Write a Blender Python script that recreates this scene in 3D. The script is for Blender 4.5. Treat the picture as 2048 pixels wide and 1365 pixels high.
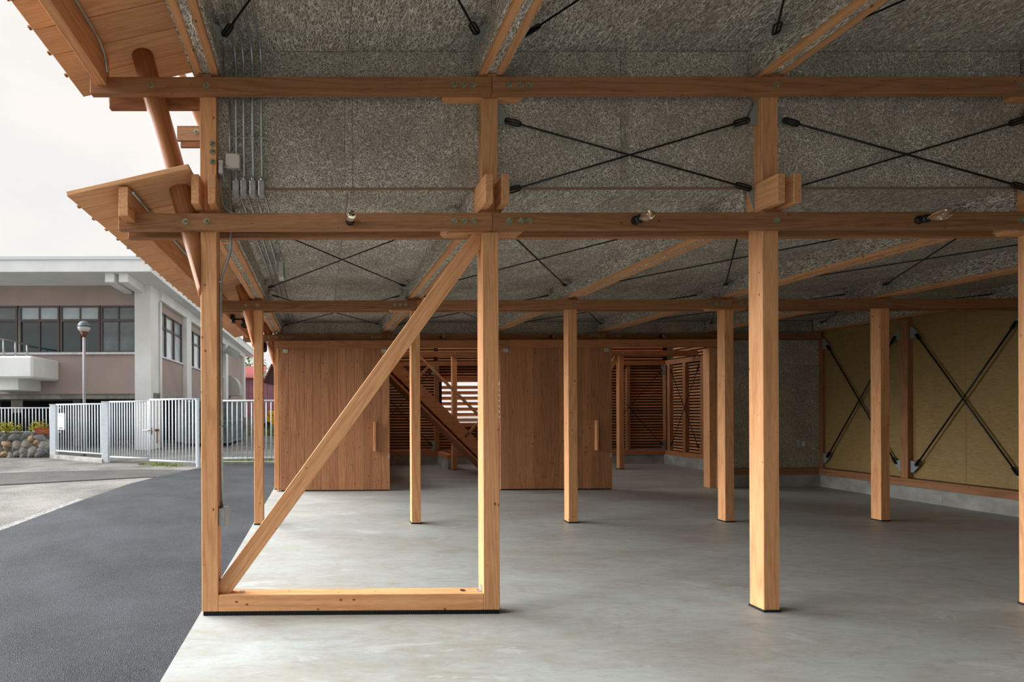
import bpy, bmesh, math, random
from mathutils import Vector, Matrix
random.seed(7)
for o in list(bpy.data.objects): bpy.data.objects.remove(o)
SC = bpy.context.scene
COL = SC.collection

# ------------------------------------------------------------------ camera
F, CXP, CYP, H = 967.0, 646.24, 820.1, 1.3272
ROLL, YAW, PITCH = 0.0043, -0.0055, -0.0001
def _rot():
    cr, sr = math.cos(ROLL), math.sin(ROLL); cy, sy = math.cos(YAW), math.sin(YAW); cp, sp = math.cos(PITCH), math.sin(PITCH)
    Rz = Matrix(((cy, -sy, 0), (sy, cy, 0), (0, 0, 1)))
    Rx = Matrix(((1, 0, 0), (0, cp, -sp), (0, sp, cp)))
    Ry = Matrix(((cr, 0, sr), (0, 1, 0), (-sr, 0, cr)))
    return Rz @ Rx @ Ry
RC = _rot()
cam_d = bpy.data.cameras.new('camera'); cam = bpy.data.objects.new('camera', cam_d); COL.objects.link(cam)
cam_d.sensor_width = 36.0; cam_d.lens = F / 2048 * 36
cam_d.shift_x = (1024 - CXP) / 2048; cam_d.shift_y = (CYP - 682.5) / 2048
cam_d.clip_start = 0.02; cam_d.clip_end = 500
M = Matrix.Identity(4)
for r in range(3):
    M[r][0] = RC[r][0]; M[r][1] = RC[r][2]; M[r][2] = -RC[r][1]
M[2][3] = H
cam.matrix_world = M
SC.camera = cam
def P(x, y, d):
    """world point on the plane Y = d seen at photograph pixel x, y (survey helper)"""
    v = RC @ Vector(((x - CXP) / F, 1, -(y - CYP) / F))
    return Vector((0, 0, H)) + v * (d / v.y)

# ------------------------------------------------------------------ world, sun, exposure
SC.view_settings.view_transform = 'Standard'; SC.view_settings.look = 'None'
SC.view_settings.gamma = 1.0; SC.view_settings.use_curve_mapping = False
SC.view_settings.exposure = 0.32
SKY = 0.80
SUN = 11.6
ROOF_NEAR = -7.0          # how far the unseen upper roof runs back, lengthened to cut light from behind
w = bpy.data.worlds.new('overcast_sky'); SC.world = w; w.use_nodes = True
nt = w.node_tree; nt.nodes.clear()
wo = nt.nodes.new('ShaderNodeOutputWorld'); bg = nt.nodes.new('ShaderNodeBackground')
tc = nt.nodes.new('ShaderNodeTexCoord'); no = nt.nodes.new('ShaderNodeTexNoise'); cr = nt.nodes.new('ShaderNodeValToRGB')
mp = nt.nodes.new('ShaderNodeMapping'); mp.inputs['Scale'].default_value = (1, 1, 2.5)
no.inputs['Scale'].default_value = 1.6; no.inputs['Detail'].default_value = 5; no.inputs['Roughness'].default_value = .55
cr.color_ramp.elements[0].position = .35; cr.color_ramp.elements[0].color = (.80, .82, .84, 1)
cr.color_ramp.elements[1].position = .62; cr.color_ramp.elements[1].color = (1.0, .955, .91, 1)
nt.links.new(tc.outputs['Generated'], mp.inputs['Vector']); nt.links.new(mp.outputs[0], no.inputs['Vector'])
nt.links.new(no.outputs['Fac'], cr.inputs['Fac']); nt.links.new(cr.outputs[0], bg.inputs['Color'])
bg.inputs['Strength'].default_value = SKY; nt.links.new(bg.outputs[0], wo.inputs['Surface'])
sd = bpy.data.lights.new('sun', 'SUN'); sd.energy = SUN; sd.angle = math.radians(64); sd.color = (.98, .985, 1.0)
so = bpy.data.objects.new('sun', sd); COL.objects.link(so)
so.rotation_euler = Vector((1.0, -0.22, -0.62)).to_track_quat('-Z', 'Y').to_euler()
SC.cycles.max_bounces = 8; SC.cycles.diffuse_bounces = 5; SC.cycles.adaptive_threshold = .02; SC.cycles.caustics_reflective = False; SC.cycles.caustics_refractive = False

# ------------------------------------------------------------------ materials
def srgb(r, g, b):
    f = lambda c: (c / 255 / 12.92) if c <= 10.3 else ((c / 255 + .055) / 1.055) ** 2.4
    return (f(r), f(g), f(b), 1)
class NT:
    def __init__(s, name):
        s.m = bpy.data.materials.new(name); s.m.use_nodes = True; s.t = s.m.node_tree
        s.b = s.t.nodes['Principled BSDF']
    def n(s, typ, **kw):
        x = s.t.nodes.new(typ)
        for k, v in kw.items():
            if k.startswith('i_'):
                key = k[2:]; key = int(key) if key.isdigit() else key.replace('_', ' ')
                x.inputs[key].default_value = v
            else: setattr(x, k, v)
        return x
    def l(s, a, b): s.t.links.new(a, b)
    def math(s, op, a, b=None, clamp=False):
        x = s.t.nodes.new('ShaderNodeMath'); x.operation = op; x.use_clamp = clamp
        for i, v in enumerate((a, b)):
            if v is None: continue
            if isinstance(v, (int, float)): x.inputs[i].default_value = v
            else: s.l(v, x.inputs[i])
        return x.outputs[0]
    def ramp(s, fac, stops):
        x = s.t.nodes.new('ShaderNodeValToRGB'); e = x.color_ramp.elements
        while len(e) < len(stops): e.new(.5)
        for k, (p, c) in zip(e, stops): k.position = p; k.color = c
        s.l(fac, x.inputs['Fac']); return x.outputs['Color']
    def mix(s, fac, a, b, mode='MIX'):
        x = s.t.nodes.new('ShaderNodeMix'); x.data_type = 'RGBA'; x.blend_type = mode
        for i, v in ((0, fac), (6, a), (7, b)):
            if isinstance(v, (int, float)): x.inputs[i].default_value = v
            elif isinstance(v, tuple): x.inputs[i].default_value = v
            else: s.l(v, x.inputs[i])
        return x.outputs[2]
    def bump(s, h, strength=.3, dist=.01):
        x = s.n('ShaderNodeBump'); x.inputs['Strength'].default_value = strength; x.inputs['Distance'].default_value = dist
        s.l(h, x.inputs['Height']); s.l(x.outputs[0], s.b.inputs['Normal'])
MC = {}
def wood(axis, light=(226, 172, 124), dark=(182, 124, 80), knot=(86, 46, 26), knots=1.0, rough=.62, var=.16):
    key = ('w', axis, light, dark, knots)
    if key in MC: return MC[key]
    t = NT('timber_' + axis)
    tcx = t.n('ShaderNodeTexCoord'); oi = t.n('ShaderNodeObjectInfo')
    off = t.n('ShaderNodeVectorMath', operation='MULTIPLY_ADD')
    cb = t.n('ShaderNodeCombineXYZ'); r = oi.outputs['Random']
    t.l(t.math('MULTIPLY', r, 37.0), cb.inputs[0]); t.l(t.math('MULTIPLY', r, 91.0), cb.inputs[1]); t.l(t.math('MULTIPLY', r, 53.0), cb.inputs[2])
    ad = t.n('ShaderNodeVectorMath', operation='ADD'); t.l(tcx.outputs['Object'], ad.inputs[0]); t.l(cb.outputs[0], ad.inputs[1])
    sc = [1.0, 1.0, 1.0]; sc['xyz'.index(axis)] = .055
    m1 = t.n('ShaderNodeVectorMath', operation='MULTIPLY'); m1.inputs[1].default_value = sc; t.l(ad.outputs[0], m1.inputs[0])
    n1 = t.n('ShaderNodeTexNoise', i_Scale=7.5, i_Detail=1.5, i_Roughness=.45, i_Distortion=.3); t.l(m1.outputs[0], n1.inputs['Vector'])
    band = t.math('PINGPONG', t.math('MULTIPLY', n1.outputs['Fac'], 22.0), 1.0)
    band = t.math('POWER', band, 2.2)
    n2 = t.n('ShaderNodeTexNoise', i_Scale=190.0, i_Detail=2.0); t.l(m1.outputs[0], n2.inputs['Vector'])
    n3 = t.n('ShaderNodeTexNoise', i_Scale=2.2, i_Detail=2.0); t.l(ad.outputs[0], n3.inputs['Vector'])
    fac = t.math('ADD', t.math('MULTIPLY', band, .27), t.math('MULTIPLY', n2.outputs['Fac'], .73))
    colr = t.ramp(fac, [(.22, srgb(*light)), (.80, srgb(*dark))])
    colr = t.mix(t.math('MULTIPLY', n3.outputs['Fac'], .35), colr, srgb(*dark))
    sk = [1.0, 1.0, 1.0]; sk['xyz'.index(axis)] = .62
    m2 = t.n('ShaderNodeVectorMath', operation='MULTIPLY'); m2.inputs[1].default_value = sk; t.l(ad.outputs[0], m2.inputs[0])
    vo = t.n('ShaderNodeTexVoronoi', i_Scale=15.5); t.l(m2.outputs[0], vo.inputs['Vector'])
    sep = t.n('ShaderNodeSeparateColor'); t.l(vo.outputs['Color'], sep.inputs[0])
    gate = t.math('GREATER_THAN', sep.outputs[0], .05)
    rad = t.math('MULTIPLY', sep.outputs[1], .115 * knots)
    kn = t.math('MULTIPLY', t.math('SUBTRACT', 1.0, t.math('DIVIDE', vo.outputs['Distance'], t.math('ADD', rad, .03))), 2.2, True)
    kn = t.math('MULTIPLY', kn, gate)
    colr = t.mix(t.math('MULTIPLY', kn, .85), colr, srgb(*knot))
    hsv = t.n('ShaderNodeHueSaturation'); t.l(colr, hsv.inputs['Color'])
    t.l(t.math('ADD', t.math('MULTIPLY', r, 2 * var), 1 - var), hsv.inputs['Value'])
    t.l(hsv.outputs[0], t.b.inputs['Base Color'])
    t.b.inputs['Roughness'].default_value = rough; t.b.inputs['Specular IOR Level'].default_value = .3
    t.bump(fac, .10, .004)
    MC[key] = t.m; return t.m
def fir(a): return wood(a)
def brown(a): return wood(a, (176, 127, 89), (124, 83, 54), knots=.8)
def cedar(a): return wood(a, (204, 142, 98), (150, 92, 58), knots=1.6, var=.22)
def board(a): return wood(a, (240, 190, 142), (198, 142, 98), knots=.4, var=.10)
def doorw(a): return wood(a, (204, 148, 106), (150, 98, 66), knots=1.3, var=.15)
def slatw(a): return wood(a, (206, 154, 106), (156, 106, 68), knots=.5, var=.25)
def wool(tone=.93, key='wool'):
    if key in MC: return MC[key]
    t = NT(key); tcx = t.n('ShaderNodeTexCoord'); oi = t.n('ShaderNodeObjectInfo')
    cb = t.n('ShaderNodeCombineXYZ'); r = oi.outputs['Random']
    for i, k in enumerate((17., 29., 41.)): t.l(t.math('MULTIPLY', r, k), cb.inputs[i])
    ad = t.n('ShaderNodeVectorMath', operation='ADD'); t.l(tcx.outputs['Object'], ad.inputs[0]); t.l(cb.outputs[0], ad.inputs[1])
    wn_ = t.n('ShaderNodeTexNoise', i_Scale=26.0, i_Detail=0.0); t.l(ad.outputs[0], wn_.inputs['Vector'])
    wsub = t.n('ShaderNodeVectorMath', operation='MULTIPLY_ADD'); wsub.inputs[1].default_value = (.014, .014, .014); t.l(wn_.outputs['Color'], wsub.inputs[0]); t.l(ad.outputs[0], wsub.inputs[2])
    acc = None
    for i, (s, wd, lev) in enumerate(((26, .018, 1.0), (33, .018, .92), (30, .021, .82), (38, .024, .7), (43, .028, .58), (48, .034, .46))):
        o2 = t.n('ShaderNodeMapping'); o2.inputs['Location'].default_value = (i * 3.7, i * 5.3, i * 7.9)
        o2.inputs['Rotation'].default_value = (.4 + 1.05 * i, .9 + .77 * i, .3 + 1.31 * i); o2.inputs['Scale'].default_value = (s * 1.3, s * .46, s * 1.3); t.l(wsub.outputs[0], o2.inputs['Vector'])
        nn = t.n('ShaderNodeTexNoise', i_Scale=1.0, i_Detail=0.0); t.l(o2.outputs[0], nn.inputs['Vector'])
        d = t.math('ABSOLUTE', t.math('SUBTRACT', t.math('FRACT', t.math('MULTIPLY', nn.outputs['Fac'], 3.0)), .5))
        ln = t.math('SUBTRACT', 1.0, t.math('DIVIDE', d, wd * 3.0), True)
        ln = t.math('MULTIPLY', t.math('MULTIPLY', ln, 1.8, True), lev)
        acc = ln if acc is None else t.math('MAXIMUM', acc, ln)
    big = t.n('ShaderNodeTexNoise', i_Scale=2.6, i_Detail=3.0, i_Roughness=.6); t.l(ad.outputs[0], big.inputs['Vector'])
    colr = t.ramp(acc, [(0.0, srgb(130, 124, 112)), (.30, srgb(196, 190, 176)), (.60, srgb(228, 222, 208)), (1.0, srgb(252, 249, 240))])
    colr = t.mix(t.math('MULTIPLY', t.math('SUBTRACT', big.outputs['Fac'], .38, True), 1.5), colr, srgb(138, 129, 115))
    hsv = t.n('ShaderNodeHueSaturation'); t.l(colr, hsv.inputs['Color'])
    t.l(t.math('ADD', t.math('MULTIPLY', r, .14), tone - .07), hsv.inputs['Value'])
    t.l(hsv.outputs[0], t.b.inputs['Base Color']); t.b.inputs['Roughness'].default_value = .9; t.b.inputs['Specular IOR Level'].default_value = .1
    t.bump(acc, .45, .005)
    MC[key] = t.m; return t.m
def plain(key, c, rough=.6, metal=0.0, noise=0.0, scale=6.0, spec=.4, bump=0.0, c2=None):
    if key in MC: return MC[key]
    t = NT(key); t.b.inputs['Roughness'].default_value = rough; t.b.inputs['Metallic'].default_value = metal
    t.b.inputs['Specular IOR Level'].default_value = spec
    if noise:
        tcx = t.n('ShaderNodeTexCoord'); nn = t.n('ShaderNodeTexNoise', i_Scale=scale, i_Detail=5.0, i_Roughness=.6); t.l(tcx.outputs['Object'], nn.inputs['Vector'])
        a = srgb(*c); d = srgb(*(c2 or tuple(int(v * (1 - noise)) for v in c)))
        t.l(t.ramp(nn.outputs['Fac'], [(.38, d), (.62, a)]), t.b.inputs['Base Color'])
        if bump: t.bump(nn.outputs['Fac'], bump, .01)
    else: t.b.inputs['Base Color'].default_value = srgb(*c)
    MC[key] = t.m; return t.m
STEEL = plain('galvanised_steel', (188, 192, 192), .34, .65, .10, 30)
BOLTM = plain('yellow_zinc_bolt', (186, 180, 140), .4, .45, .35, 60, c2=(112, 128, 118))
PLATE = plain('zinc_plate', (150, 158, 158), .5, .35)
BLACK = plain('black_steel', (18, 18, 20), .45)
PADM = plain('black_rubber_pad', (14, 15, 18), .6)
DECK = plain('dark_deck', (58, 50, 42), .9)
WOOL = wool()
GREYBOX = plain('grey_plastic', (176, 176, 170), .5)
WHITEP = plain('white_paint', (226, 230, 234), .45, 0, .08, 9)
RAILP = plain('fence_paint', (226, 236, 244), .45, 0, .04, 14)
CONCW = plain('concrete_white', (236, 240, 241), .8, 0, .05, .8)
CONCG = plain('concrete_grey', (170, 170, 164), .85, 0, .18, 3.5)
MAUVE = plain('mauve_render', (172, 156, 151), .85, 0, .05, .8)
FRAME = plain('bronze_frame', (92, 82, 82), .45)
VOID = plain('dark_recess', (48, 44, 46), .9)  # wall colour darkened for the shade of the open ground floor
GLASSD = plain('dark_window_glass', (22, 52, 54), .06, 0, .5, .9, spec=.9)
GLASSB = plain('blind_window_glass', (176, 194, 198), .12, 0, .15, 1.2, spec=.8)
GLASSR = plain('hill_reflection_glass', (96, 112, 114), .1, 0, .35, 1.1, spec=.9)  # grey of mirrored hills put into the pane colour
RUST = plain('rust', (128, 78, 46), .8, 0, .4, 40)

def floor_mat():
    t = NT('trowelled_concrete'); tcx = t.n('ShaderNodeTexCoord')
    mpn = t.n('ShaderNodeMapping'); mpn.inputs['Scale'].default_value = (.55, 1.5, 1); t.l(tcx.outputs['Object'], mpn.inputs['Vector'])
    a = t.n('ShaderNodeTexNoise', i_Scale=1.1, i_Detail=8.0, i_Roughness=.62, i_Distortion=.6); t.l(mpn.outputs[0], a.inputs['Vector'])
    b = t.n('ShaderNodeTexNoise', i_Scale=5.0, i_Detail=9.0, i_Roughness=.68, i_Distortion=1.6); t.l(mpn.outputs[0], b.inputs['Vector'])
    c = t.n('ShaderNodeTexNoise', i_Scale=90.0, i_Detail=2.0); t.l(tcx.outputs['Object'], c.inputs['Vector'])
    e = t.n('ShaderNodeTexNoise', i_Scale=14.0, i_Detail=10.0, i_Roughness=.75, i_Distortion=2.2); mp2 = t.n('ShaderNodeMapping'); mp2.inputs['Scale'].default_value = (.35, 1.3, 1); mp2.inputs['Rotation'].default_value = (0, 0, .5)
    t.l(tcx.outputs['Object'], mp2.inputs['Vector']); t.l(mp2.outputs[0], e.inputs['Vector'])
    g = t.n('ShaderNodeTexNoise', i_Scale=2.3, i_Detail=12.0, i_Roughness=.72, i_Distortion=.8); t.l(mpn.outputs[0], g.inputs['Vector'])
    col = t.ramp(a.outputs['Fac'], [(.30, srgb(142, 140, 131)), (.5, srgb(154, 157, 153)), (.70, srgb(164, 170, 169))])
    col = t.mix(t.math('MULTIPLY', t.math('SUBTRACT', b.outputs['Fac'], .47, True), 2.6, True), col, srgb(138, 130, 112))
    col = t.mix(t.math('MULTIPLY', t.math('SUBTRACT', e.outputs['Fac'], .5, True), 2.2, True), col, srgb(122, 120, 110))
    col = t.mix(t.math('MULTIPLY', t.math('SUBTRACT', .44, e.outputs['Fac'], True), 2.2, True), col, srgb(182, 188, 187))
    col = t.mix(t.math('MULTIPLY', t.math('GREATER_THAN', g.outputs['Fac'], .61), .22), col, srgb(196, 202, 202))
    col = t.mix(t.math('MULTIPLY', t.math('SUBTRACT', c.outputs['Fac'], .5, True), .6, True), col, srgb(136, 133, 124))
    t.l(col, t.b.inputs['Base Color'])
    t.l(t.math('ADD', t.math('MULTIPLY', b.outputs['Fac'], .3), .34), t.b.inputs['Roughness']); t.b.inputs['Specular IOR Level'].default_value = .35
    t.bump(c.outputs['Fac'], .05, .003); return t.m
def ground_mat(key, c1, c2, speck, patch=2.0, sp=180.0, amt=.5):
    t = NT(key); tcx = t.n('ShaderNodeTexCoord')
    a = t.n('ShaderNodeTexNoise', i_Scale=patch, i_Detail=6.0, i_Roughness=.6); t.l(tcx.outputs['Object'], a.inputs['Vector'])
    b = t.n('ShaderNodeTexVoronoi', i_Scale=sp); t.l(tcx.outputs['Object'], b.inputs['Vector'])
    sep = t.n('ShaderNodeSeparateColor'); t.l(b.outputs['Color'], sep.inputs[0])
    col = t.ramp(a.outputs['Fac'], [(.35, srgb(*c1)), (.65, srgb(*c2))])
    col = t.mix(t.math('MULTIPLY', t.math('GREATER_THAN', sep.outputs[0], .8), amt), col, srgb(*speck))
    col = t.mix(t.math('MULTIPLY', t.math('LESS_THAN', sep.outputs[0], .25), .4), col, srgb(28, 28, 30))
    t.l(col, t.b.inputs['Base Color']); t.b.inputs['Roughness'].default_value = .8; t.b.inputs['Specular IOR Level'].default_value = .25
    t.bump(b.outputs['Distance'], .6, .008); return t.m
FLOORM = floor_mat()
ASPH = ground_mat('fresh_asphalt', (44, 47, 50), (65, 68, 72), (96, 98, 100), 1.1, 170, .28)
OLDP = ground_mat('worn_pavement', (92, 90, 85), (138, 136, 129), (160, 158, 152), .9, 120, .4)
OLDD = ground_mat('dark_worn_asphalt', (70, 70, 69), (88, 87, 84), (116, 114, 110), 1.5, 120, .4)
GRAVEL = ground_mat('pale_gravel', (110, 110, 108), (150, 150, 148), (180, 180, 178), 20, 70, .8)
def ply_mat():
    t = NT('strand_plywood'); tcx = t.n('ShaderNodeTexCoord')
    mpn = t.n('ShaderNodeMapping'); mpn.inputs['Scale'].default_value = (1, .5, 1.6); t.l(tcx.outputs['Object'], mpn.inputs['Vector'])
    a = t.n('ShaderNodeTexNoise', i_Scale=22.0, i_Detail=5.0, i_Roughness=.7, i_Distortion=1.5); t.l(mpn.outputs[0], a.inputs['Vector'])
    t.l(t.ramp(a.outputs['Fac'], [(.35, srgb(140, 114, 66)), (.65, srgb(164, 138, 86))]), t.b.inputs['Base Color']); t.b.inputs['Roughness'].default_value = .6; return t.m
PLY = ply_mat()
GLASSBULB = plain('amber_bulb_glass', (255, 236, 200), .02, 0, spec=.6)
GLASSBULB.node_tree.nodes['Principled BSDF'].inputs['Transmission Weight'].default_value = .95

# ------------------------------------------------------------------ object helpers
def tag(o, label=None, cat=None, group=None, kind=None):
    if label: o['label'] = label
    if cat: o['category'] = cat
    if group: o['group'] = group
    if kind: o['kind'] = kind
    return o
def thing(name, label, cat, loc=(0, 0, 0), group=None, kind=None, parent=None):
    o = bpy.data.objects.new(name, None); o.empty_display_size = .1; o.location = loc; COL.objects.link(o)
    if parent is not None: o.parent = parent; o.location = Vector(loc) - base(parent)
    return tag(o, label, cat, group, kind)
def base(o):
    v = Vector((0, 0, 0))
    while o is not None: v += o.location; o = o.parent
    return v
def link(name, me, mat, parent=None, loc=(0, 0, 0), rot=None):
    o = bpy.data.objects.new(name, me); COL.objects.link(o)
    if mat and not me.materials: me.materials.append(mat)
    l = Vector(loc)
    if parent is not None: o.parent = parent; l = l - base(parent)
    m = Matrix.Translation(l)
    if rot is not None: m = m @ rot.to_4x4()
    o.matrix_local = m
    return o
BOXC = {}
def boxmesh(sx, sy, sz, mat, bev=0.0):
    k = (round(sx, 4), round(sy, 4), round(sz, 4), mat.name, round(bev, 4))
    if k in BOXC: return BOXC[k]
    bm = bmesh.new(); bmesh.ops.create_cube(bm, size=1)
    bmesh.ops.scale(bm, vec=(sx, sy, sz), verts=bm.verts)
    if bev > 0: bmesh.ops.bevel(bm, geom=bm.edges[:], offset=min(bev, min(sx, sy, sz) * .3), segments=1, affect='EDGES')
    me = bpy.data.meshes.new('box'); bm.to_mesh(me); bm.free(); me.materials.append(mat); BOXC[k] = me; return me
def box(name, x0, x1, y0, y1, z0, z1, mat, parent=None, bev=0.0):
    x0, x1 = min(x0, x1), max(x0, x1); y0, y1 = min(y0, y1), max(y0, y1); z0, z1 = min(z0, z1), max(z0, z1)
    return link(name, boxmesh(x1 - x0, y1 - y0, z1 - z0, mat, bev), mat, parent, ((x0 + x1) / 2, (y0 + y1) / 2, (z0 + z1) / 2))
def frame_rot(d, up):
    x = Vector(d).normalized(); z = Vector(up) - x * Vector(up).dot(x); z.normalize(); y = z.cross(x)
    return Matrix((x, y, z)).transposed()
def bar(name, p0, p1, wid, thk, mat, parent=None, up=(0, 1, 0), bev=0.0):
    """box along p0-p1; thk is measured along up, wid across"""
    p0, p1 = Vector(p0), Vector(p1)
    return link(name, boxmesh((p1 - p0).length, wid, thk, mat, bev), mat, parent, (p0 + p1) / 2, frame_rot(p1 - p0, up))
def tube_bm(bm, pts, r, n=8, cap=True):
    pts = [Vector(p) for p in pts]; rings = []
    prev = None
    for i, p in enumerate(pts):
        d = (pts[min(i + 1, len(pts) - 1)] - pts[max(i - 1, 0)]).normalized()
        if prev is None:
            a = Vector((0, 0, 1)) if abs(d.z) < .9 else Vector((1, 0, 0)); u = (a - d * a.dot(d)).normalized()
        else: u = (prev - d * prev.dot(d)).normalized()
        prev = u; v = d.cross(u); rr = r[i] if isinstance(r, (list, tuple)) else r
        rings.append([bm.verts.new(p + (u * math.cos(2 * math.pi * k / n) + v * math.sin(2 * math.pi * k / n)) * rr) for k in range(n)])
    for a, b in zip(rings, rings[1:]):
        for k in range(n): bm.faces.new((a[k], a[(k + 1) % n], b[(k + 1) % n], b[k])).smooth = True
    if cap: bm.faces.new(rings[0][::-1]); bm.faces.new(rings[-1])
def bmobj(name, bm, mat, parent=None, loc=(0, 0, 0), rot=None):
    bmesh.ops.recalc_face_normals(bm, faces=bm.faces)
    me = bpy.data.meshes.new(name); bm.to_mesh(me); bm.free(); return link(name, me, mat, parent, loc, rot)
def tube(name, pts, r, mat, parent=None, n=8):
    pts = [Vector(p) for p in pts]; c = pts[0].copy(); bm = bmesh.new(); tube_bm(bm, [p - c for p in pts], r, n); return bmobj(name, bm, mat, parent, c)
def smooth_path(pts, rad=.04, k=4):
    pts = [Vector(p) for p in pts]; out = [pts[0]]
    for a, b, c in zip(pts, pts[1:], pts[2:]):
        r1 = min(rad, (b - a).length * .45, (c - b).length * .45); p = b + (a - b).normalized() * r1; q = b + (c - b).normalized() * r1
        for i in range(k + 1):
            t = i / k; out.append(p * (1 - t) ** 2 + b * 2 * t * (1 - t) + q * t * t)
    return out + [pts[-1]]
def poly(name, pts, mat, parent=None, thick=None, nrm=(0, 0, 1)):
    """flat polygon (world points) extruded by thick along nrm"""
    pts = [Vector(p) for p in pts]; c = sum(pts, Vector()) / len(pts); bm = bmesh.new()
    vs = [bm.verts.new(p - c) for p in pts]; f = bm.faces.new(vs)
    if thick:
        r = bmesh.ops.extrude_face_region(bm, geom=[f]); n = Vector(nrm).normalized() * thick
        for g in r['geom']:
            if isinstance(g, bmesh.types.BMVert): g.co += n
    return bmobj(name, bm, mat, parent, c)
BOLTME = None
def bolt(p, parent, axis='y', s=1.0):
    global BOLTME
    if BOLTME is None:
        bm = bmesh.new()
        bmesh.ops.create_cone(bm, cap_ends=True, segments=18, radius1=.0195, radius2=.0195, depth=.004, matrix=Matrix.Translation((0, 0, .002)))
        bmesh.ops.create_cone(bm, cap_ends=True, segments=6, radius1=.0105, radius2=.0105, depth=.010, matrix=Matrix.Translation((0, 0, .009)))
        bmesh.ops.create_cone(bm, cap_ends=True, segments=10, radius1=.0055, radius2=.005, depth=.012, matrix=Matrix.Translation((0, 0, .018)))
        BOLTME = bpy.data.meshes.new('bolt'); bm.to_mesh(BOLTME); bm.free(); BOLTME.materials.append(BOLTM)
    d = {'y': Vector((0, -1, 0)), 'x': Vector((-1, 0, 0)), '-x': Vector((1, 0, 0))}[axis]
    rot = d.to_track_quat('Z', 'Y').to_matrix() @ Matrix.Rotation(random.uniform(0, 1), 3, 'Z') @ Matrix.Scale(s, 3)
    return link('bolt', BOLTME, BOLTM, parent, p, rot)

# ------------------------------------------------------------------ key dimensions (metres)
CX = [-.717 + 1.82 * i for i in range(6)]          # column lines
YR = [3.12, 5.583, 8.05, 10.5]                     # front faces of the four rows of posts
PW = .105; HP = PW / 2
ZB0, ZB1 = 2.475, 2.58                             # lower cross beams
ZU0, ZU1 = 3.342, 3.447                            # upper cross beams
ZC, ZCU = 2.79, 3.685                              # lower and upper ceiling
YW = 3.18                                          # wood wool wall between the two roofs

# ------------------------------------------------------------------ setting: ground and floor
def flat(name, pts, z, mat, label=None, kind='structure'):
    o = poly(name, [(x, y, z) for x, y in pts], mat, None, .3, (0, 0, -1)); return tag(o, label, None, None, kind)
flat('ground', [(-90, -40), (60, -40), (60, 140), (-90, 140)], -.06, OLDP, 'worn grey pavement of the neighbouring yard')
fl = box('floor', -.79, 8.75, -9, 12.3, -.35, 0, FLOORM); tag(fl, 'pale trowelled concrete floor slab of the timber hall', None, None, 'structure')
flat('pavement', [(-.79, -12), (-3.6, -12), (-3.6, 5.4), (-3.59, 7.1), (-3.5, 8.9), (-3.25, 10.0), (-2.9, 11.1), (-2.4, 11.75), (-1.1, 12.15), (-.6, 12.2), (-.79, 8)], -.014, ASPH, 'fresh black asphalt strip beside the slab')
flat('pavement', [(-30, 8.5), (-8.5, 8.5), (-6.3, 8.9), (-4.6, 9.6), (-3.6, 10.0), (-3.25, 10.0), (-2.9, 11.1), (-4.2, 11.3), (-6.2, 11.0), (-9, 10.2), (-30, 9.8)], -.045, OLDD, 'darker patched band of old asphalt before the gate')
flat('trim_1', [(-3.6, -4), (-3.6, 7.4), (-3.72, 7.4), (-3.72, -4)], -.02, GRAVEL, 'pale gravel seam along the asphalt edge')

# ------------------------------------------------------------------ timber frame: posts
POSTS = {}
def post(row, i, ztop, label, group=None, mat=None, pad=True, dx=0.0):
    x, y = CX[i] + dx, YR[row]
    t = thing('timber_post', label, 'post', (x, y + HP, 0), group)
    sh = box('shaft', x - HP, x + HP, y, y + PW, .013 if pad else .027, ztop, mat or fir('z'), t, .003)
    if pad: box('base_pad', x - HP - .004, x + HP + .004, y - .004, y + PW + .004, 0, .014, PADM, t)
    POSTS[(row, i)] = t; return t
g1, g2 = 'posts of the front row', 'posts of the second row'
t = post(0, 0, 3.466, 'tall corner timber post at slab edge carrying the leaning log and outlet box', g1, pad=False)
for z in (3.045, 2.995, 2.93): bolt((CX[0] + .028, YR[0], z), t)
t = post(0, 1, 3.466, 'tall timber post where diagonal brace ends at top, right end of floor sill', g1, pad=False)
for z in (3.30, 3.235, 3.175): bolt((CX[1] - HP, YR[0] + .05, z), t, 'x', .8)
post(0, 2, 3.466, 'large pale timber post standing free in the right foreground', g1)
post(0, 3, 3.466, 'timber post cut off by the right edge of the photo', g1)
lab2 = ['thin second-row post at slab edge with a cone of log beside it', 'second-row post crossed by the diagonal brace near its top',
        'second-row post standing before the right sliding door', 'second-row post just left of the large foreground post',
        'second-row post in front of the yellow panelled wall']
for i in range(5): post(1, i, 2.60, lab2[i], g2)
post(2, 0, 2.6, 'corner post at left edge of the left sliding door')
post(3, 2, 2.475, 'far post beside the staircase foot, in the room behind', 'posts of the back room')
post(3, 4, 2.475, 'far post in the dark room seen right of the right door', 'posts of the back room')
# floor sill, brace and vent strip of the first bay
t = thing('floor_sill', 'horizontal floor timber between the two left front posts', 'sill', ((CX[0] + CX[1]) / 2, YR[0] + HP, 0))
box('sill_beam', CX[0] + HP + .001, CX[1] - HP - .001, YR[0], YR[0] + PW, .027, .134, fir('x'), t, .003)
hole = plain('hole_lining', (60, 36, 22), .9)
for x in (-.52, .93):
    bm = bmesh.new(); bmesh.ops.create_cone(bm, cap_ends=True, segments=16, radius1=.017, radius2=.017, depth=.006); bmobj('bolt_recess', bm, hole if x > 0 else BOLTM, t, (x, YR[0] + .055, .134))
strip = box('vent_strip', CX[0] - HP + .01, CX[1] + HP, YR[0] + .006, YR[0] + PW - .004, 0, .027, PADM, t)
bm = bmesh.new()
x = CX[0] - HP + .012
while x < CX[1] + HP:
    bmesh.ops.create_cube(bm, size=1, matrix=Matrix.Translation((x - CX[0], 0, 0)) @ Matrix.Diagonal((.007, .006, .025, 1))); x += .0145
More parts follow.
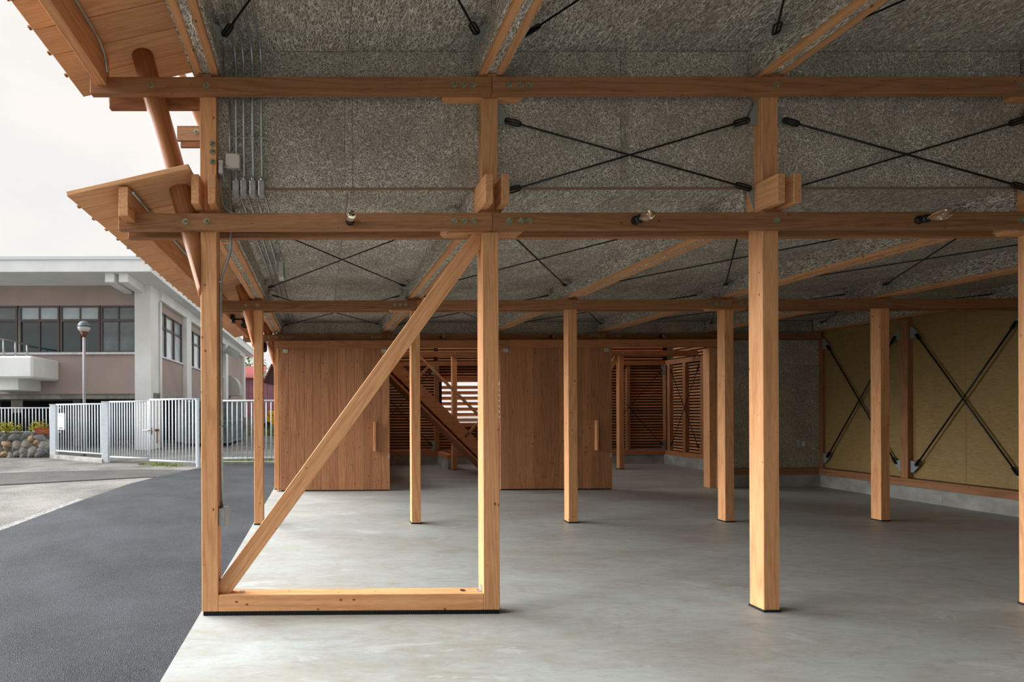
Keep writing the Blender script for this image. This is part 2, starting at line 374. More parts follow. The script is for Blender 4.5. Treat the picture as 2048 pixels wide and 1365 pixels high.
bmobj('vent_ribs', bm, PADM, t, (CX[0], YR[0] + .004, .0135))['kind'] = 'stuff'
box('angle_bracket', CX[1] - HP - .028, CX[1] - HP - .001, YR[0] + .03, YR[0] + .07, .134, .138, STEEL, t)
box('angle_bracket', CX[1] - HP - .005, CX[1] - HP - .001, YR[0] + .03, YR[0] + .07, .138, .175, STEEL, t)
def brace(name, p0, p1, wid, thk, y, label, clipx=None, zlow=None, ztop=None, mat=None):
    """diagonal timber in the X-Z plane, ends trimmed against posts and sill"""
    p0, p1 = Vector((p0[0], y, p0[1])), Vector((p1[0], y, p1[1])); c = (p0 + p1) / 2; d = (p1 - p0).normalized()
    R = frame_rot(d, (0, 1, 0)); L = (p1 - p0).length + .3
    bm = bmesh.new(); bmesh.ops.create_cube(bm, size=1); bmesh.ops.scale(bm, vec=(L, wid, thk), verts=bm.verts); bmesh.ops.bevel(bm, geom=bm.edges[:], offset=.002, segments=1, affect='EDGES')
    Ri = R.transposed()
    def cut(co, no):
        bmesh.ops.bisect_plane(bm, geom=bm.verts[:] + bm.edges[:] + bm.faces[:], plane_co=Ri @ (Vector(co) - c), plane_no=Ri @ Vector(no), clear_outer=True)
        bmesh.ops.holes_fill(bm, edges=[e for e in bm.edges if e.is_boundary])
    if clipx: cut((clipx[0], 0, 0), (-1, 0, 0)); cut((clipx[1], 0, 0), (1, 0, 0))
    if zlow is not None: cut((0, 0, zlow), (0, 0, -1))
    if ztop is not None: cut((0, 0, ztop), (0, 0, 1))
    return tag(bmobj(name, bm, mat or fir('x'), None, c, R), label, 'brace')
brace('diagonal_brace', (-.635, .16), (1.02, 2.42), .104, .042, YR[0] + .055, 'long pale diagonal timber brace crossing the first bay', (CX[0] + HP + .001, CX[1] - HP - .001), .135, 2.475)

# ------------------------------------------------------------------ cross beams (double planks clasping the posts)
def beam(row, x0, x1, z0, z1, label, bolts=(), splice=None, group=None, rear=True, mat=None, chamfer=False):
    y = YR[row]; m = mat or brown('x')
    t = thing('cross_beam', label, 'beam', ((x0 + x1) / 2, y + HP, z0), group)
    box('front_plank', x0, x1, y - .045, y - .001, z0, z1, m, t, .0025)
    if rear: box('rear_plank', x0, x1, y + PW + .001, y + PW + .045, z0, z1, m, t, .0025)
    if splice:
        a, b = splice; e = .03; zb = z0 - .006; yt = y + HP
        poly('splice_block', [(a, y, z1 - .004), (a, y, zb + .02), (a + e, y, zb), (b - e, y, zb), (b, y, zb + .02), (b, y, z1 - .004)], fir('x'), t, .055 if not rear else .104, (0, 1, 0))
    for bx, bz in bolts: bolt((bx, y - .045, bz), t)
    return t
JL = (-.245, -.184, -.124); JR = (.105, .181, .235)
def joint(i, side, z): return [(CX[i] + d, z) for d in (JL if side == 'l' else JR)]
gb = 'double cross beams'
zu = 3.393; zl = 2.527; zm = 2.527
beam(0, -1.453, CX[1] - .0015, ZU0, ZU1, 'upper cross beam jutting left into the open sky past the log', [(-1.067, 3.39), (CX[0], 3.39)] + joint(1, 'l', zu), (CX[1] - .30, CX[1] + .23), gb, False)
box('rear_plank', -1.405, CX[0] - HP - .002, 3.226, 3.27, ZU0, ZU1, brown('x'), bpy.data.objects['cross_beam'], .01)
beam(0, CX[1] + .0015, CX[3] - .0015, ZU0, ZU1, 'upper cross beam under the dark ceiling, right of the splice', joint(1, 'r', zu) + [(CX[2], zu)] + joint(3, 'l', zu), (CX[3] - .22, CX[3] + .23), gb, False)
beam(0, CX[3] + .0015, 8.38, ZU0, ZU1, 'upper cross beam running on beyond the right edge', joint(3, 'r', zu), None, gb, False)
beam(0, -1.276, CX[1] - .0015, ZB0, ZB1, 'front lower cross beam with the leftmost bulb, jutting out under the eave', [(-.852, 2.525), (CX[0], 2.528)] + joint(1, 'l', zl), (CX[1] - .30, CX[1] + .23), gb)
beam(0, CX[1] + .0015, CX[3] - .0015, ZB0, ZB1, 'front lower cross beam with the middle bulb', joint(1, 'r', zl) + [(CX[2], zl)] + joint(3, 'l', zl), (CX[3] - .22, CX[3] + .23), gb)
beam(0, CX[3] + .0015, 8.38, ZB0, ZB1, 'front lower cross beam running on beyond the right edge', joint(3, 'r', zl), None, gb)
beam(1, -1.276, CX[1] - .0015, ZB0, ZB1, 'second-row cross beam behind the conduit at the left', [(-.852, zm), (CX[0], zm)] + joint(1, 'l', zm), (CX[1] - .30, CX[1] + .23), gb)
beam(1, CX[1] + .0015, CX[3] - .0015, ZB0, ZB1, 'second-row cross beam seen between brace and large foreground post', joint(1, 'r', zm) + [(CX[2], zm)] + joint(3, 'l', zm), (CX[3] - .22, CX[3] + .23), gb)
beam(1, CX[3] + .0015, 8.34, ZB0, ZB1, 'dark second-row cross beam running to the yellow wall', joint(3, 'r', zm) + [(CX[4], zm)], None, gb)
beam(2, -1.276, CX[1] - .0015, ZB0, ZB1, 'third-row cross beam above the left sliding door', [(-.852, zm), (CX[0], zm)] + joint(1, 'l', zm) + joint(0, 'r', zm), None, gb)
beam(2, CX[1] + .0015, CX[3] - .0015, ZB0, ZB1, 'third-row cross beam above the right sliding door', joint(1, 'r', zm) + joint(3, 'l', zm), None, gb)
beam(2, CX[3] + .0015, 8.34, ZB0, ZB1, 'dark third-row cross beam above the grey fibre wall', joint(3, 'r', zm), None, gb)
beam(3, -.7, CX[3] - .0015, ZB0, ZB1, 'cross beam of the back room above the staircase', [(CX[2], zm)], None, gb)
beam(3, CX[3] + .0015, 8.2, ZB0, ZB1, 'cross beam of the back room above the dark louvres', [(CX[4], zm)], None, gb)

# ------------------------------------------------------------------ joists (pairs of timbers running into the depth)
def joists(i, y0, y1, z0, z1, label, inner, group, ends=False, spacers=()):
    x = CX[i]; t = thing('joist_pair', label, 'joist', (x, (y0 + y1) / 2, z0), group)
    for s in (-1, 1):
        if i == 5 and s == 1: continue
        box('joist', x + s * .0275, x + s * .0755, y0, y1, z0, z1, fir('y'), t, .0025)
        a, b = inner; ya = max(a, y0)
        if i == 5 and s == 1: continue
        box('fibre_side_board', x + s * .0757, x + s * .0957, ya, b, z0 + .028, z1 + (ZC - z1 if z1 < 3 else ZCU - z1) + .004, WOOL, t)
    prev = inner[0]
    for q in list(spacers) + [inner[1]]:
        box('fibre_strip', x - .0273, x + .0273, prev, q - .012, z0 + .010, z1, WOOL, t)
        if q != inner[1]: box('spacer_block', x - .0273, x + .0273, q - .012, q + .028, z0 + .003, z1, fir('x'), t)
        prev = q + .028
    for yy in YR[:3]:
        if y0 < yy < y1 and z0 < 3: box('shim', x - .05, x + .05, yy - .02, yy - .001, ZB1, z0, brown('x'), t)
    if z0 > 3: box('shim', x - .03, x + .03, YR[0] - .04, YR[0] - .002, ZU1, z0, brown('x'), t)
    return t
gj = 'lower joist pairs'
jl = ['lower joist pair along the open left edge, ends showing beside corner post', 'lower joist pair whose ends flank the post at the sill', 'lower joist pair whose ends jut out over the middle bulb beam',
      'lower joist pair running to the second-row post left of the foreground post', 'lower joist pair reaching the second-row post before the yellow wall', 'single lower joist at the head of the yellow wall']
for i in range(6):
    joists(i, 2.99, 8.10, 2.605, 2.787, jl[i], (YW + .03, 8.08), gj, spacers=(3.7, 4.45, 5.1, 6.2, 6.9, 7.5) if i == 0 else ())
gu = 'upper joist pairs'
ju = ['upper joist pair beside the boarded eave', 'upper joist pair descending to the upper beam splice', 'upper joist pair running off the top edge at right', 'upper joist pair beyond the top right corner']
for i in range(4): joists(i, ROOF_NEAR, 3.30, 3.468, 3.683, ju[i], (ROOF_NEAR, YW - .005), gu)

# ------------------------------------------------------------------ setting: ceilings and wood wool walls
def panels(parent, x0, x1, y0, y1, z, n_y, name='fibre_panel'):
    for a, b in ((x0, (x0 + x1) / 2), ((x0 + x1) / 2, x1)):
        for k in range(n_y):
            ya = y0 + (y1 - y0) * k / n_y; yb = y0 + (y1 - y0) * (k + 1) / n_y
            box(name, a + .0015, b - .0015, ya + .0015, yb - .0015, z, z + .025, WOOL, parent)
c1 = box('ceiling', CX[0] - .1, 8.6, YW + .028, 8.3, ZC + .025, ZC + .09, DECK); tag(c1, 'low wood-wool panelled ceiling behind the front beam', None, None, 'structure')
for i in range(5): panels(c1, CX[i] + .0955, CX[i + 1] - .0955, YW + .029, 8.09, ZC, 4)
c2 = box('ceiling', CX[0] - .1, 8.6, ROOF_NEAR, 3.42, ZCU + .025, ZCU + .09, DECK); tag(c2, 'high wood-wool panelled ceiling along the top of the photo', None, None, 'structure')
for i in range(4): panels(c2, CX[i] + .0955, CX[i + 1] - .0955, ROOF_NEAR, YW, ZCU, 7)
panels(c2, CX[4] + .05, 8.5, ROOF_NEAR, YW, ZCU, 2)
wf = box('wall_front', CX[0] + HP, 8.6, YW + .028, YW + .10, ZC + .03, ZCU + .03, DECK); tag(wf, 'wood-wool wall band between the high and low roofs', None, None, 'structure')
for i in range(5):
    a, b = CX[i] + (HP if i == 0 else .0), CX[i + 1]; m = (CX[i] + CX[i + 1]) / 2
    for u, v, yy in ((a, m - .025, 0), (m - .0245, m + .0245, -.0015), (m + .025, b, 0)):
        box('fibre_panel', u + .0007, v - .0007, YW + yy, YW + .027, ZC, ZCU - .001, WOOL, wf)
    box('lower_edge_batten', a, b, YW + .001, YW + .03, ZC - .006, ZC - .001, plain('edge_batten', (140, 118, 96), .9), wf)
wb = box('wall_back', -.72, 8.5, 8.145, 8.20, 2.58, 2.88, DECK); tag(wb, 'dark wood-wool strip wall above the sliding doors', None, None, 'structure')
for i in range(5):
    m = (CX[i] + CX[i + 1]) / 2
    for u, v in ((CX[i], m), (m, CX[i + 1])): box('fibre_panel', u + .001, v - .001, 8.112, 8.145, 2.58, ZC - .001, WOOL, wb)
# grey fibre wall right of the doors
wg = box('wall_rear', 6.70, 8.5, 8.13, 8.2, 0, 2.6, DECK); tag(wg, 'dark grey fibre-board wall right of the sliding doors', None, None, 'structure')
for u, v in ((6.70, 7.55), (7.553, 8.40)):
    box('fibre_panel', u, v, 8.10, 8.13, .315, 2.05, WOOL, wg); box('fibre_panel', u, v, 8.10, 8.13, 2.053, 2.472, WOOL, wg)
box('concrete_plinth', 6.70, 8.5, 8.06, 8.13, 0, .205, CONCG, wg)
box('timber_plate', 6.70, 8.45, 8.05, 8.13, .206, .312, brown('x'), wg)
wn = box('wall_light_block', -.72, 8.6, -7.2, -7.05, 0, 3.75, DECK); tag(wn, 'unseen end wall added behind the photographer to block light', None, None, 'structure')  # unseen wall added to cut light coming from behind the camera
for k in range(5): box('fibre_panel', CX[k] + .002, CX[k + 1] - .002, -7.05, -7.02, .2, 3.66, WOOL, wn)
# yellow panelled wall on the right
wr = box('wall_right', 8.47, 8.6, -9, 8.2, 0, 3.75, DECK); tag(wr, 'ochre plywood wall with steel cross rods on the right', None, None, 'structure')
for k in range(9):
    y0 = 8.095 - .91 * (k + 1); box('plywood_sheet', 8.44, 8.47, y0 + .0012, y0 + .91 - .0012, .32, 2.76, PLY, wr)
k = 0
while k < 6:
    y0 = 8.12 - 1.65 * (k + 1); box('concrete_plinth', 8.375, 8.47, y0 + .002, y0 + 1.65, 0, .205, CONCG, wr); k += 1
for y0, y1 in ((-2, 3.0), (3.003, 8.05)): box('timber_plate', 8.335, 8.45, y0, y1, .206, .312, brown('y'), wr, .003)
for y in (6.885, 5.65, 4.42): box('stud', 8.36, 8.44, y - .045, y + .045, .312, 2.6, brown('z'), wr, .003)
box('stud', 8.40, 8.44, 8.04, 8.10, .312, 2.6, brown('z'), wr)
box('head_trim', 8.41, 8.44, -2, 8.1, 2.66, 2.70, brown('y'), wr)
so2 = thing('power_outlet', 'small pale power outlet low on the grey fibre wall', 'outlet', (8.12, 8.09, .72))
box('outlet_plate', 8.085, 8.155, 8.088, 8.10, .66, .78, GREYBOX, so2, .003); box('outlet_face', 8.10, 8.14, 8.084, 8.088, .685, .755, WHITEP, so2)
box('junction_plate', 8.03, 8.06, 8.085, 8.10, .67, .79, GREYBOX, so2, .002)

# ------------------------------------------------------------------ eaves: boarded roof edges
def eave(name, xe, ze, xi, slope, y0, y1, label, pitch=.2):
    zi = ze + slope * (xi - xe)
    t = thing(name, label, 'roof', ((xe + xi) / 2, (y0 + y1) / 2, (ze + zi) / 2))
    n = round((y1 - y0) / pitch); st = (y1 - y0) / n; R = frame_rot((xi - xe, 0, zi - ze), (0, 0, 1)); up = R @ Vector((0, 0, 1))
    L = math.hypot(xi - xe, zi - ze)
    for k in range(n):
        a = y0 + st * k; jit = random.uniform(-.004, .004)
        c = Vector(((xe + xi) / 2 + jit, a + st / 2, (ze + zi) / 2)) + up * .015
        link('plank', boxmesh(L, st - .0055, .03, board('x'), .003), None, t, c, R)
        if k: 
            c2 = Vector((xe - .004, a, ze)) + up * .020; link('roof_clip', boxmesh(.04, .026, .010, brown('x')), None, t, c2, R)
    c = Vector(((xe + xi) / 2 + .02, (y0 + y1) / 2, (ze + zi) / 2)) + up * .038
    link('roof_sheet', boxmesh(L - .06, y1 - y0 - .10, .014, DECK), None, t, c, R)
    return t
eave('eave_roof', -1.542, 2.636, -.795, .224, 2.95, 8.75, 'lower boarded eave roof stepping back beside the corner post')
eave('eave_roof', -1.658, 3.539, -.795, .224, ROOF_NEAR, 3.42, 'upper boarded eave roof in the top left corner')
pu = thing('eave_purlin', 'square beam under the lower eave roof, its end grain facing the viewer', 'beam', (-1.2, 5.8, 2.52))
box('purlin_beam', -1.23, -1.172, 2.965, 8.7, 2.519, 2.700, fir('y'), pu, .0025)
pu2 = thing('eave_purlin', 'beam under the upper eave roof running to the top left corner', 'beam', (-1.37, 1.5, 3.39))
box('purlin_beam', -1.408, -1.347, ROOF_NEAR, 3.115, 3.392, 3.590, fir('y'), pu2, .0025)
for (pp, lab) in (([(-1.327, 0, 3.572), (-1.327, 2.9, 3.572), (-1.325, 3.0, 3.54), (-1.325, 3.03, 3.44)], 'thin steel conduit clipped along the upper eave beam'), ([(-1.155, 3.0, 2.675), (-1.155, 8.0, 2.675)], 'thin steel conduit along the lower eave beam')):
    t = thing('eave_conduit', lab, 'conduit', pp[0]); tube('pipe', smooth_path(pp, .06), .009, STEEL, t)
    for y in ((2.45,) if pp[0][1] == 0 else (3.6, 4.8, 6.2)): box('pipe_clip', pp[0][0] - .012, pp[0][0] + .012, y - .008, y + .008, pp[0][2] - .012, pp[0][2] + .013, STEEL, t)

# ------------------------------------------------------------------ leaning logs
def log(ztop, y, label, x0=CX[0], z0=2.06, slope=.275, r=.071, group='leaning logs', cutx=None, clip_slope=None):
    d = Vector((-slope, 0, 1)).normalized(); base_p = Vector((x0, y, z0)); zl0 = z0 - .45
    R = Matrix((Vector((0, 1, 0)).cross(d), Vector((0, 1, 0)), d)).transposed(); Ri = R.transposed()
    bm = bmesh.new(); L = (ztop - zl0 + .3) / d.z; nseg = 24; k = 10; rings = []
    for j in range(k + 1):
        rr = r * (1 - .05 * j / k); rings.append([bm.verts.new((rr * math.cos(2 * math.pi * a / nseg), rr * math.sin(2 * math.pi * a / nseg), L * j / k - .45 / d.z)) for a in range(nseg)])
    for a, b in zip(rings, rings[1:]):
        for q in range(nseg): bm.faces.new((a[q], a[(q + 1) % nseg], b[(q + 1) % nseg], b[q])).smooth = True
    bm.faces.new(rings[0][::-1]); bm.faces.new(rings[-1])
    def cut(co, no):
        bmesh.ops.bisect_plane(bm, geom=bm.verts[:] + bm.edges[:] + bm.faces[:], plane_co=Ri @ (Vector(co) - base_p), plane_no=Ri @ Vector(no), clear_outer=True)
        bmesh.ops.holes_fill(bm, edges=[e for e in bm.edges if e.is_boundary])
    cut((x0 - HP - .001 if cutx is None else cutx, 0, 0), (1, 0, 0)); cut((0, 0, ztop), (-.22, 0, 1) if clip_slope is None else (0, 0, 1)); cut((0, 0, z0 + .0), (0, 0, -1))
    return tag(bmobj('leaning_log', bm, wood('z', (190, 128, 80), (150, 92, 54), knots=.4, rough=.45), None, base_p, R), label, 'log', group)
log(3.93, YR[0] + HP, 'round log leaning out past both front beams into the sky')
log(2.98, YR[1] + HP, 'round log wedge leaning from the second-row slab-edge post')
log(2.98, YR[2] + HP, 'round log wedge leaning from the corner post by the left door')
# upper storey of the rear block, seen through the gap above the lower eave
log(7.6, 8.12, 'distant round log seen in the sky gap beside the corner post', x0=-.70, z0=2.9, slope=.40, r=.085, cutx=-.72)
t = thing('distant_cross_beam', 'distant beam ends jutting left behind the corner post against the sky', 'beam', (-1.3, 8.1, 5.8))
box('front_plank', -2.349, .6, 8.0, 8.045, 5.79, 6.03, brown('x'), t); box('rear_plank', -2.349, .6, 8.2, 8.245, 5.79, 6.03, brown('x'), t)
bolt((-2.03, 8.0, 5.93), t, 'y', 2.2)
t = thing('distant_post', 'distant upper-storey post hidden behind the wood-wool wall band', 'post', (-.66, 8.1, 2.9)); box('shaft', -.71, -.60, 8.05, 8.2, 2.9, 6.4, fir('z'), t)

# ------------------------------------------------------------------ steel cross rods
def link_mesh(bm, p, d, n, L=.105, w_=.034, r=.0062):
    d = d.normalized(); s = d.cross(n).normalized(); pts = []
    for k in range(17):
        a = 2 * math.pi * k / 16
        q = p + d * (L / 2 + (L / 2 - w_ / 2) * (1 if math.cos(a) > 0 else -1) * (1 if abs(math.cos(a)) > 1e-6 else 0) + math.cos(a) * w_ / 2) + s * math.sin(a) * w_ / 2
        pts.append(q)
    tube_bm(bm, pts, r, 6, False)
def crossrods(a, b, c, d, nrm, label, r=.007, gus=None, group='steel cross rods'):
    """rods a-b and c-d, open turnbuckles at every end; gus: list of polygons for gusset plates"""
    a, b, c, d = map(Vector, (a, b, c, d)); ctr = (a + b + c + d) / 4; nrm = Vector(nrm)
    t = thing('cross_rods', label, 'bracing', ctr, group)
    for p, q, o in ((a, b, nrm * .006), (c, d, -nrm * .006)):
        tube('rod', [p + o, q + o], r, BLACK, t, 6)
        for e, f in ((p, q), (q, p)):
            bm = bmesh.new(); link_mesh(bm, Vector(), (f - e), nrm); bmobj('turnbuckle', bm, BLACK, t, e + o)
    for g in gus or (): poly('gusset_plate', g, PLATE, t, .006, nrm)
    return t
def wallx(i, label):
    y = YR[0] + .035; xl, xr = CX[i] + HP, CX[i + 1] - HP
    g = []
    for x, s in ((xl, 1), (xr, -1)):
        g.append([(x, y, 3.335), (x + s * .012, y, 3.335), (x + s * .068, y, 3.215), (x + s * .068, y, 3.195), (x + s * .03, y, 3.185), (x, y, 3.185)])
        g.append([(x, y, 2.60), (x + s * .015, y, 2.60), (x + s * .07, y, 2.745), (x + s * .07, y, 2.765), (x + s * .03, y, 2.775), (x, y, 2.775)])
    crossrods((xl + .055, y - .01, 3.207), (xr - .055, y - .01, 2.757), (xl + .055, y - .01, 2.745), (xr - .055, y - .01, 3.217), (0, -1, 0), label, .0062, g)
wallx(1, 'steel cross rods on the high wall band, middle bay'); wallx(2, 'steel cross rods on the high wall band, right bay')
def ceilx(i, y0, y1, z, label, gz=.06):
    xl, xr = CX[i] + .0957, CX[i + 1] - .0957; g = []
    for x, s in ((xl, 1), (xr, -1)):
        for y, q in ((y0, 1), (y1, -1)):
            g.append([(x, y - q * .07, z + .01), (x, y + q * .07, z + .01), (x + s * .03, y + q * .05, z + .01), (x + s * .06, y + q * .01, z + .01), (x + s * .055, y - q * .01, z + .01)])
    crossrods((xl + .045, y0, z), (xr - .045, y1, z), (xl + .045, y1, z), (xr - .045, y0, z), (0, 0, 1), label, .0062, g)
b1 = ['bay at open edge', 'second bay', 'third bay', 'fourth bay', 'yellow-wall bay']
for i in range(5):
    ceilx(i, YR[0] + .36, YR[1] - .12, 2.715, 'cross rods under the low ceiling before the second beam, ' + b1[i])
    ceilx(i, YR[1] + .30, YR[2] - .14, 2.715, 'cross rods under the low ceiling before the sliding doors, ' + b1[i])
for i in range(3): ceilx(i, .9, 2.93, 3.60, ('steel cross rods under the high ceiling left of the first joist', 'steel cross rods under the high ceiling between the two upper joists', 'steel cross rods under the high ceiling at top right')[i])
def rwx(ya, yb, label):
    x = 8.40; g = []
    for y, s in ((ya, 1), (yb, -1)):
        g.append([(x, y, 2.47), (x, y + s * .03, 2.47), (x, y + s * .10, 2.36), (x, y + s * .10, 2.32), (x, y, 2.30)])
        g.append([(x, y, .40), (x, y + s * .03, .40), (x, y + s * .10, .50), (x, y + s * .10, .54), (x, y, .57)])
    crossrods((x - .012, ya + .07, 2.36), (x - .012, yb - .07, .50), (x - .012, ya + .07, .50), (x - .012, yb - .07, 2.36), (-1, 0, 0), label, .010, g)
rwx(6.935, 8.03, 'tall steel cross rods on the yellow wall nearer the corner'); rwx(5.70, 6.835, 'tall steel cross rods on the yellow wall at the right edge')

# ------------------------------------------------------------------ electrical conduits on the wall
def strap(t, x, y, z, w_=.022): box('pipe_strap', x - w_ / 2, x + w_ / 2, y - .012, y + .018, z - .006, z + .006, STEEL, t, .002)
yp = YW - .022
PX = [(-.542, .0075), (-.492, .0085), (-.434, .0095), (-.377, .0075)]
nm = ['first steel conduit right of the junction box, rising to the ceiling', 'second steel conduit from the junction box', 'third and thickest steel conduit on the wall band', 'rightmost steel conduit on the wall band']
for k, ((x, r), l) in enumerate(zip(PX, nm)):
    t = thing('steel_conduit', l, 'conduit', (x, yp, 2.72), 'wall conduits')
    up = [(x, yp, 2.89 if k == 0 else 2.80), (x, yp, ZCU - .09), (x, yp - .07, ZCU - .024), (x - .01, 1.2, ZCU - .024)]
    tube('pipe', smooth_path(up, .12), r, STEEL, t)
    if k == 0: tube('pipe', [(x, yp, 2.80), (x, yp, 2.90)], r, STEEL, t)
    box('conduit_body', x - .020, x + .020, yp - .022, yp + .02, 2.716, 2.820, STEEL, t, .004)
    ye = 4.15 if k == 3 else 8.05
    tube('pipe', [(x + .012, yp, 2.755), (x + .012, ye, 2.755)], r, STEEL, t)
    strap(t, x, yp, 3.10, .03); strap(t, x + .012, 4.0, 2.762); 
    tube('coupling', [(x, yp, 2.82), (x, yp, 2.845)], r + .004, STEEL, t)
t = thing('steel_conduit', 'leftmost steel conduit dropping past the lower beam to the outlet box', 'conduit', (-.584, yp, .69), 'wall conduits')
tube('pipe', [(-.584, yp, 3.34), (-.584, yp, 2.985)], .0075, STEEL, t)
xb = CX[0] + HP
tube('pipe', smooth_path([(-.584, yp, 2.90), (-.584, yp + .02, 2.36), (xb + .014, yp + .02, 2.20), (xb + .014, yp + .02, .68)], .07, 6), .0095, STEEL, t, 10)
strap(t, xb + .012, yp + .02, 1.22); strap(t, xb + .012, yp + .02, 2.17)
box('outlet_box', xb + .001, xb + .045, YR[0] + .02, YR[0] + .09, .575, .690, STEEL, t, .003)
box('outlet_cover', xb + .045, xb + .052, YR[0] + .018, YR[0] + .092, .573, .692, GREYBOX, t)
t = thing('junction_box', 'square pale junction box on the wall band among the conduits', 'box', (-.56, yp, 2.89))
box('box_body', -.608, -.514, YW - .05, YW - .001, 2.896, 2.992, plain('box_paint', (196, 194, 184), .45), t, .006)
for x, z in ((-.598, 2.906), (-.524, 2.982)): bolt((x, YW - .05, z), t, 'y', .3)
t = thing('small_switch_box', 'small narrow grey box beside the corner post with a bent conduit', 'box', (-.64, yp, 2.86))
box('box_body', -.650, -.622, YW - .06, YW - .001, 2.855, 2.942, GREYBOX, t, .003)
tube('pipe', smooth_path([(-.641, yp - .01, 2.86), (-.640, yp - .01, 2.74), (-.632, yp - .01, 2.66), (-.57, yp, 2.605), (-.44, yp, 2.60)], .06), .007, STEEL, t)
box('link_nipple', -.627, -.608, yp - .01, yp, 2.905, 2.918, STEEL, t)
# emergency exit sign under the low ceiling
t = thing('exit_sign', 'slim exit sign hanging edge-on from the low ceiling', 'sign', (-.345, 4.65, 2.57))
GREEN = plain('exit_green', (58, 150, 92), .4)
box('sign_body', -.386, -.340, 4.50, 4.64, 2.565, 2.715, plain('sign_grey', (196, 194, 190), .5), t, .004)
box('sign_face', -.340, -.334, 4.508, 4.632, 2.575, 2.705, GREEN, t)
box('mounting_bracket', -.405, -.386, 4.53, 4.61, 2.62, 2.785, GREYBOX, t); tube('feed_pipe', [(-.366, 4.15, 2.755), (-.366, 4.45, 2.74)], .008, STEEL, t)

# ------------------------------------------------------------------ filament bulbs on the beams
FIL = plain('filament', (255, 150, 60), .5)
def bulb(x, y, z, label, s=1.0):
    t = thing('filament_bulb', label, 'bulb', (x, y, z), 'filament bulbs on the beams')
    R = Vector((0, -1, -.12)).to_track_quat('Z', 'X').to_matrix()
    def lathe(name, prof, mat, par=t):
        bm = bmesh.new(); n = 16; rings = []
        for (r, h) in prof: rings.append([bm.verts.new((r * math.cos(2 * math.pi * k / n), r * math.sin(2 * math.pi * k / n), h)) for k in range(n)])
        for a, b in zip(rings, rings[1:]):
            for k in range(n): bm.faces.new((a[k], a[(k + 1) % n], b[(k + 1) % n], b[k])).smooth = True
        bm.faces.new(rings[0][::-1]); bm.faces.new(rings[-1]); return bmobj(name, bm, mat, par, (x, y, z), R)
    lathe('socket', [(.026, 0), (.028, .008), (.024, .012), (.024, .035), (.027, .038), (.027, .05), (.018, .055)], BLACK)
    g = lathe('glass_bulb', [(.012, .055), (.016, .07), (.027, .095), (.031, .115), (.030, .135), (.022, .155), (.008, .165)], GLASSBULB)
    bm = bmesh.new()
    for dx in (-.008, .008): tube_bm(bm, [(dx, 0, .07), (dx, 0, .125)], .0015, 5)
    bmobj('filament_wires', bm, FIL, g, (x, y, z), R)
for (x, l) in ((.192, 'clear filament bulb on front lower beam above the diagonal brace'), (2.012, 'clear filament bulb on front lower beam between the two middle posts'), (3.832, 'clear filament bulb on front lower beam at far right')):
    bulb(x, YR[0] - .046, 2.525, l)
for x, l in ((.192, 'small far bulb above the left sliding door'), (2.012, 'small far bulb above the gap left of the right door'), (3.832, 'small far bulb above the right sliding door'), (5.652, 'small far bulb above the dark doorway at right')):
    bulb(x, YR[2] - .046, 2.527, l)

# ------------------------------------------------------------------ sliding doors
def sliding_door(name, x0, x1, label, hx):
    t = thing(name, label, 'door', ((x0 + x1) / 2, 7.9, 0), None, 'structure')
    x = x0; k = 0
    while x < x1 - .02:
        wd = min(random.choice((.125, .135, .14, .15)), x1 - x)
        if x1 - x - wd < .07: wd = x1 - x
        dy = random.uniform(0, .0012)
        box('plank', x + .0012, x + wd - .0012, 7.86 + dy, 7.90, .02, 2.33, doorw('z'), t, .002); x += wd; k += 1
    box('backing_frame', x0 + .01, x1 - .01, 7.90, 7.935, .03, 2.33, brown('z'), t)
    hd = box('handle', hx - .018, hx + .018, 7.800, 7.86, .649, 1.137, fir('z'), t, .003)
    for hxp in (x0 + .09, x1 - .09):
        pl = box('hanger_plate', hxp - .04, hxp + .04, 7.852, 7.86, 2.255, 2.31, plain('hanger_zinc', (206, 204, 188), .5), t, .002)
        for q in (-.022, .022): bolt((hxp + q, 7.852, 2.275), pl, 'y', .35)
    box('latch_plate', x1 - .03, x1 - .002, 7.853, 7.86, .535, .60, STEEL, t)
    box('bottom_seal', x0 + .01, x1 - .01, 7.868, 7.90, .004, .02, BLACK, t)
sliding_door('door_1', -.655, 1.125, 'left sliding door of vertical cedar planks with a light wooden handle', .880)
sliding_door('door_2', 2.93, 4.755, 'right sliding door of darker cedar planks behind the posts', 4.486)
t = thing('door_header', 'long reddish header board covering the sliding door track', 'header', (2.8, 7.78, 2.32))
for a, b in ((-.70, 3.05), (3.052, 6.50)): box('header_board', a, b, 7.755, 7.79, 2.312, 2.437, cedar('x'), t, .002)
box('track_rail', -.70, 6.50, 7.80, 7.95, 2.345, 2.40, BLACK, t); box('track_packing', -.70, 6.50, 7.80, 8.0, 2.40, 2.45, brown('x'), t)
tag(box('door_jamb', -.712, -.678, 7.86, 7.95, 0, 2.33, fir('z')), 'narrow pale jamb strip left of the left sliding door', 'jamb')
t = thing('door_jamb', 'pair of upright jamb boards right of the dark doorway', 'jamb', (6.52, 8.1, 0))
box('jamb_board', 6.44, 6.545, 7.97, 8.10, .004, 2.32, fir('z'), t, .002); box('jamb_board', 6.55, 6.62, 7.90, 8.10, 0, 2.32, wood('z', (206, 168, 122), (160, 118, 78)), t, .002)
box('jamb_board', 6.625, 6.70, 8.02, 8.13, 0, 2.46, DECK, t)
box('hinge_plate', 6.575, 6.60, 7.895, 7.90, .50, .58, BLACK, t)

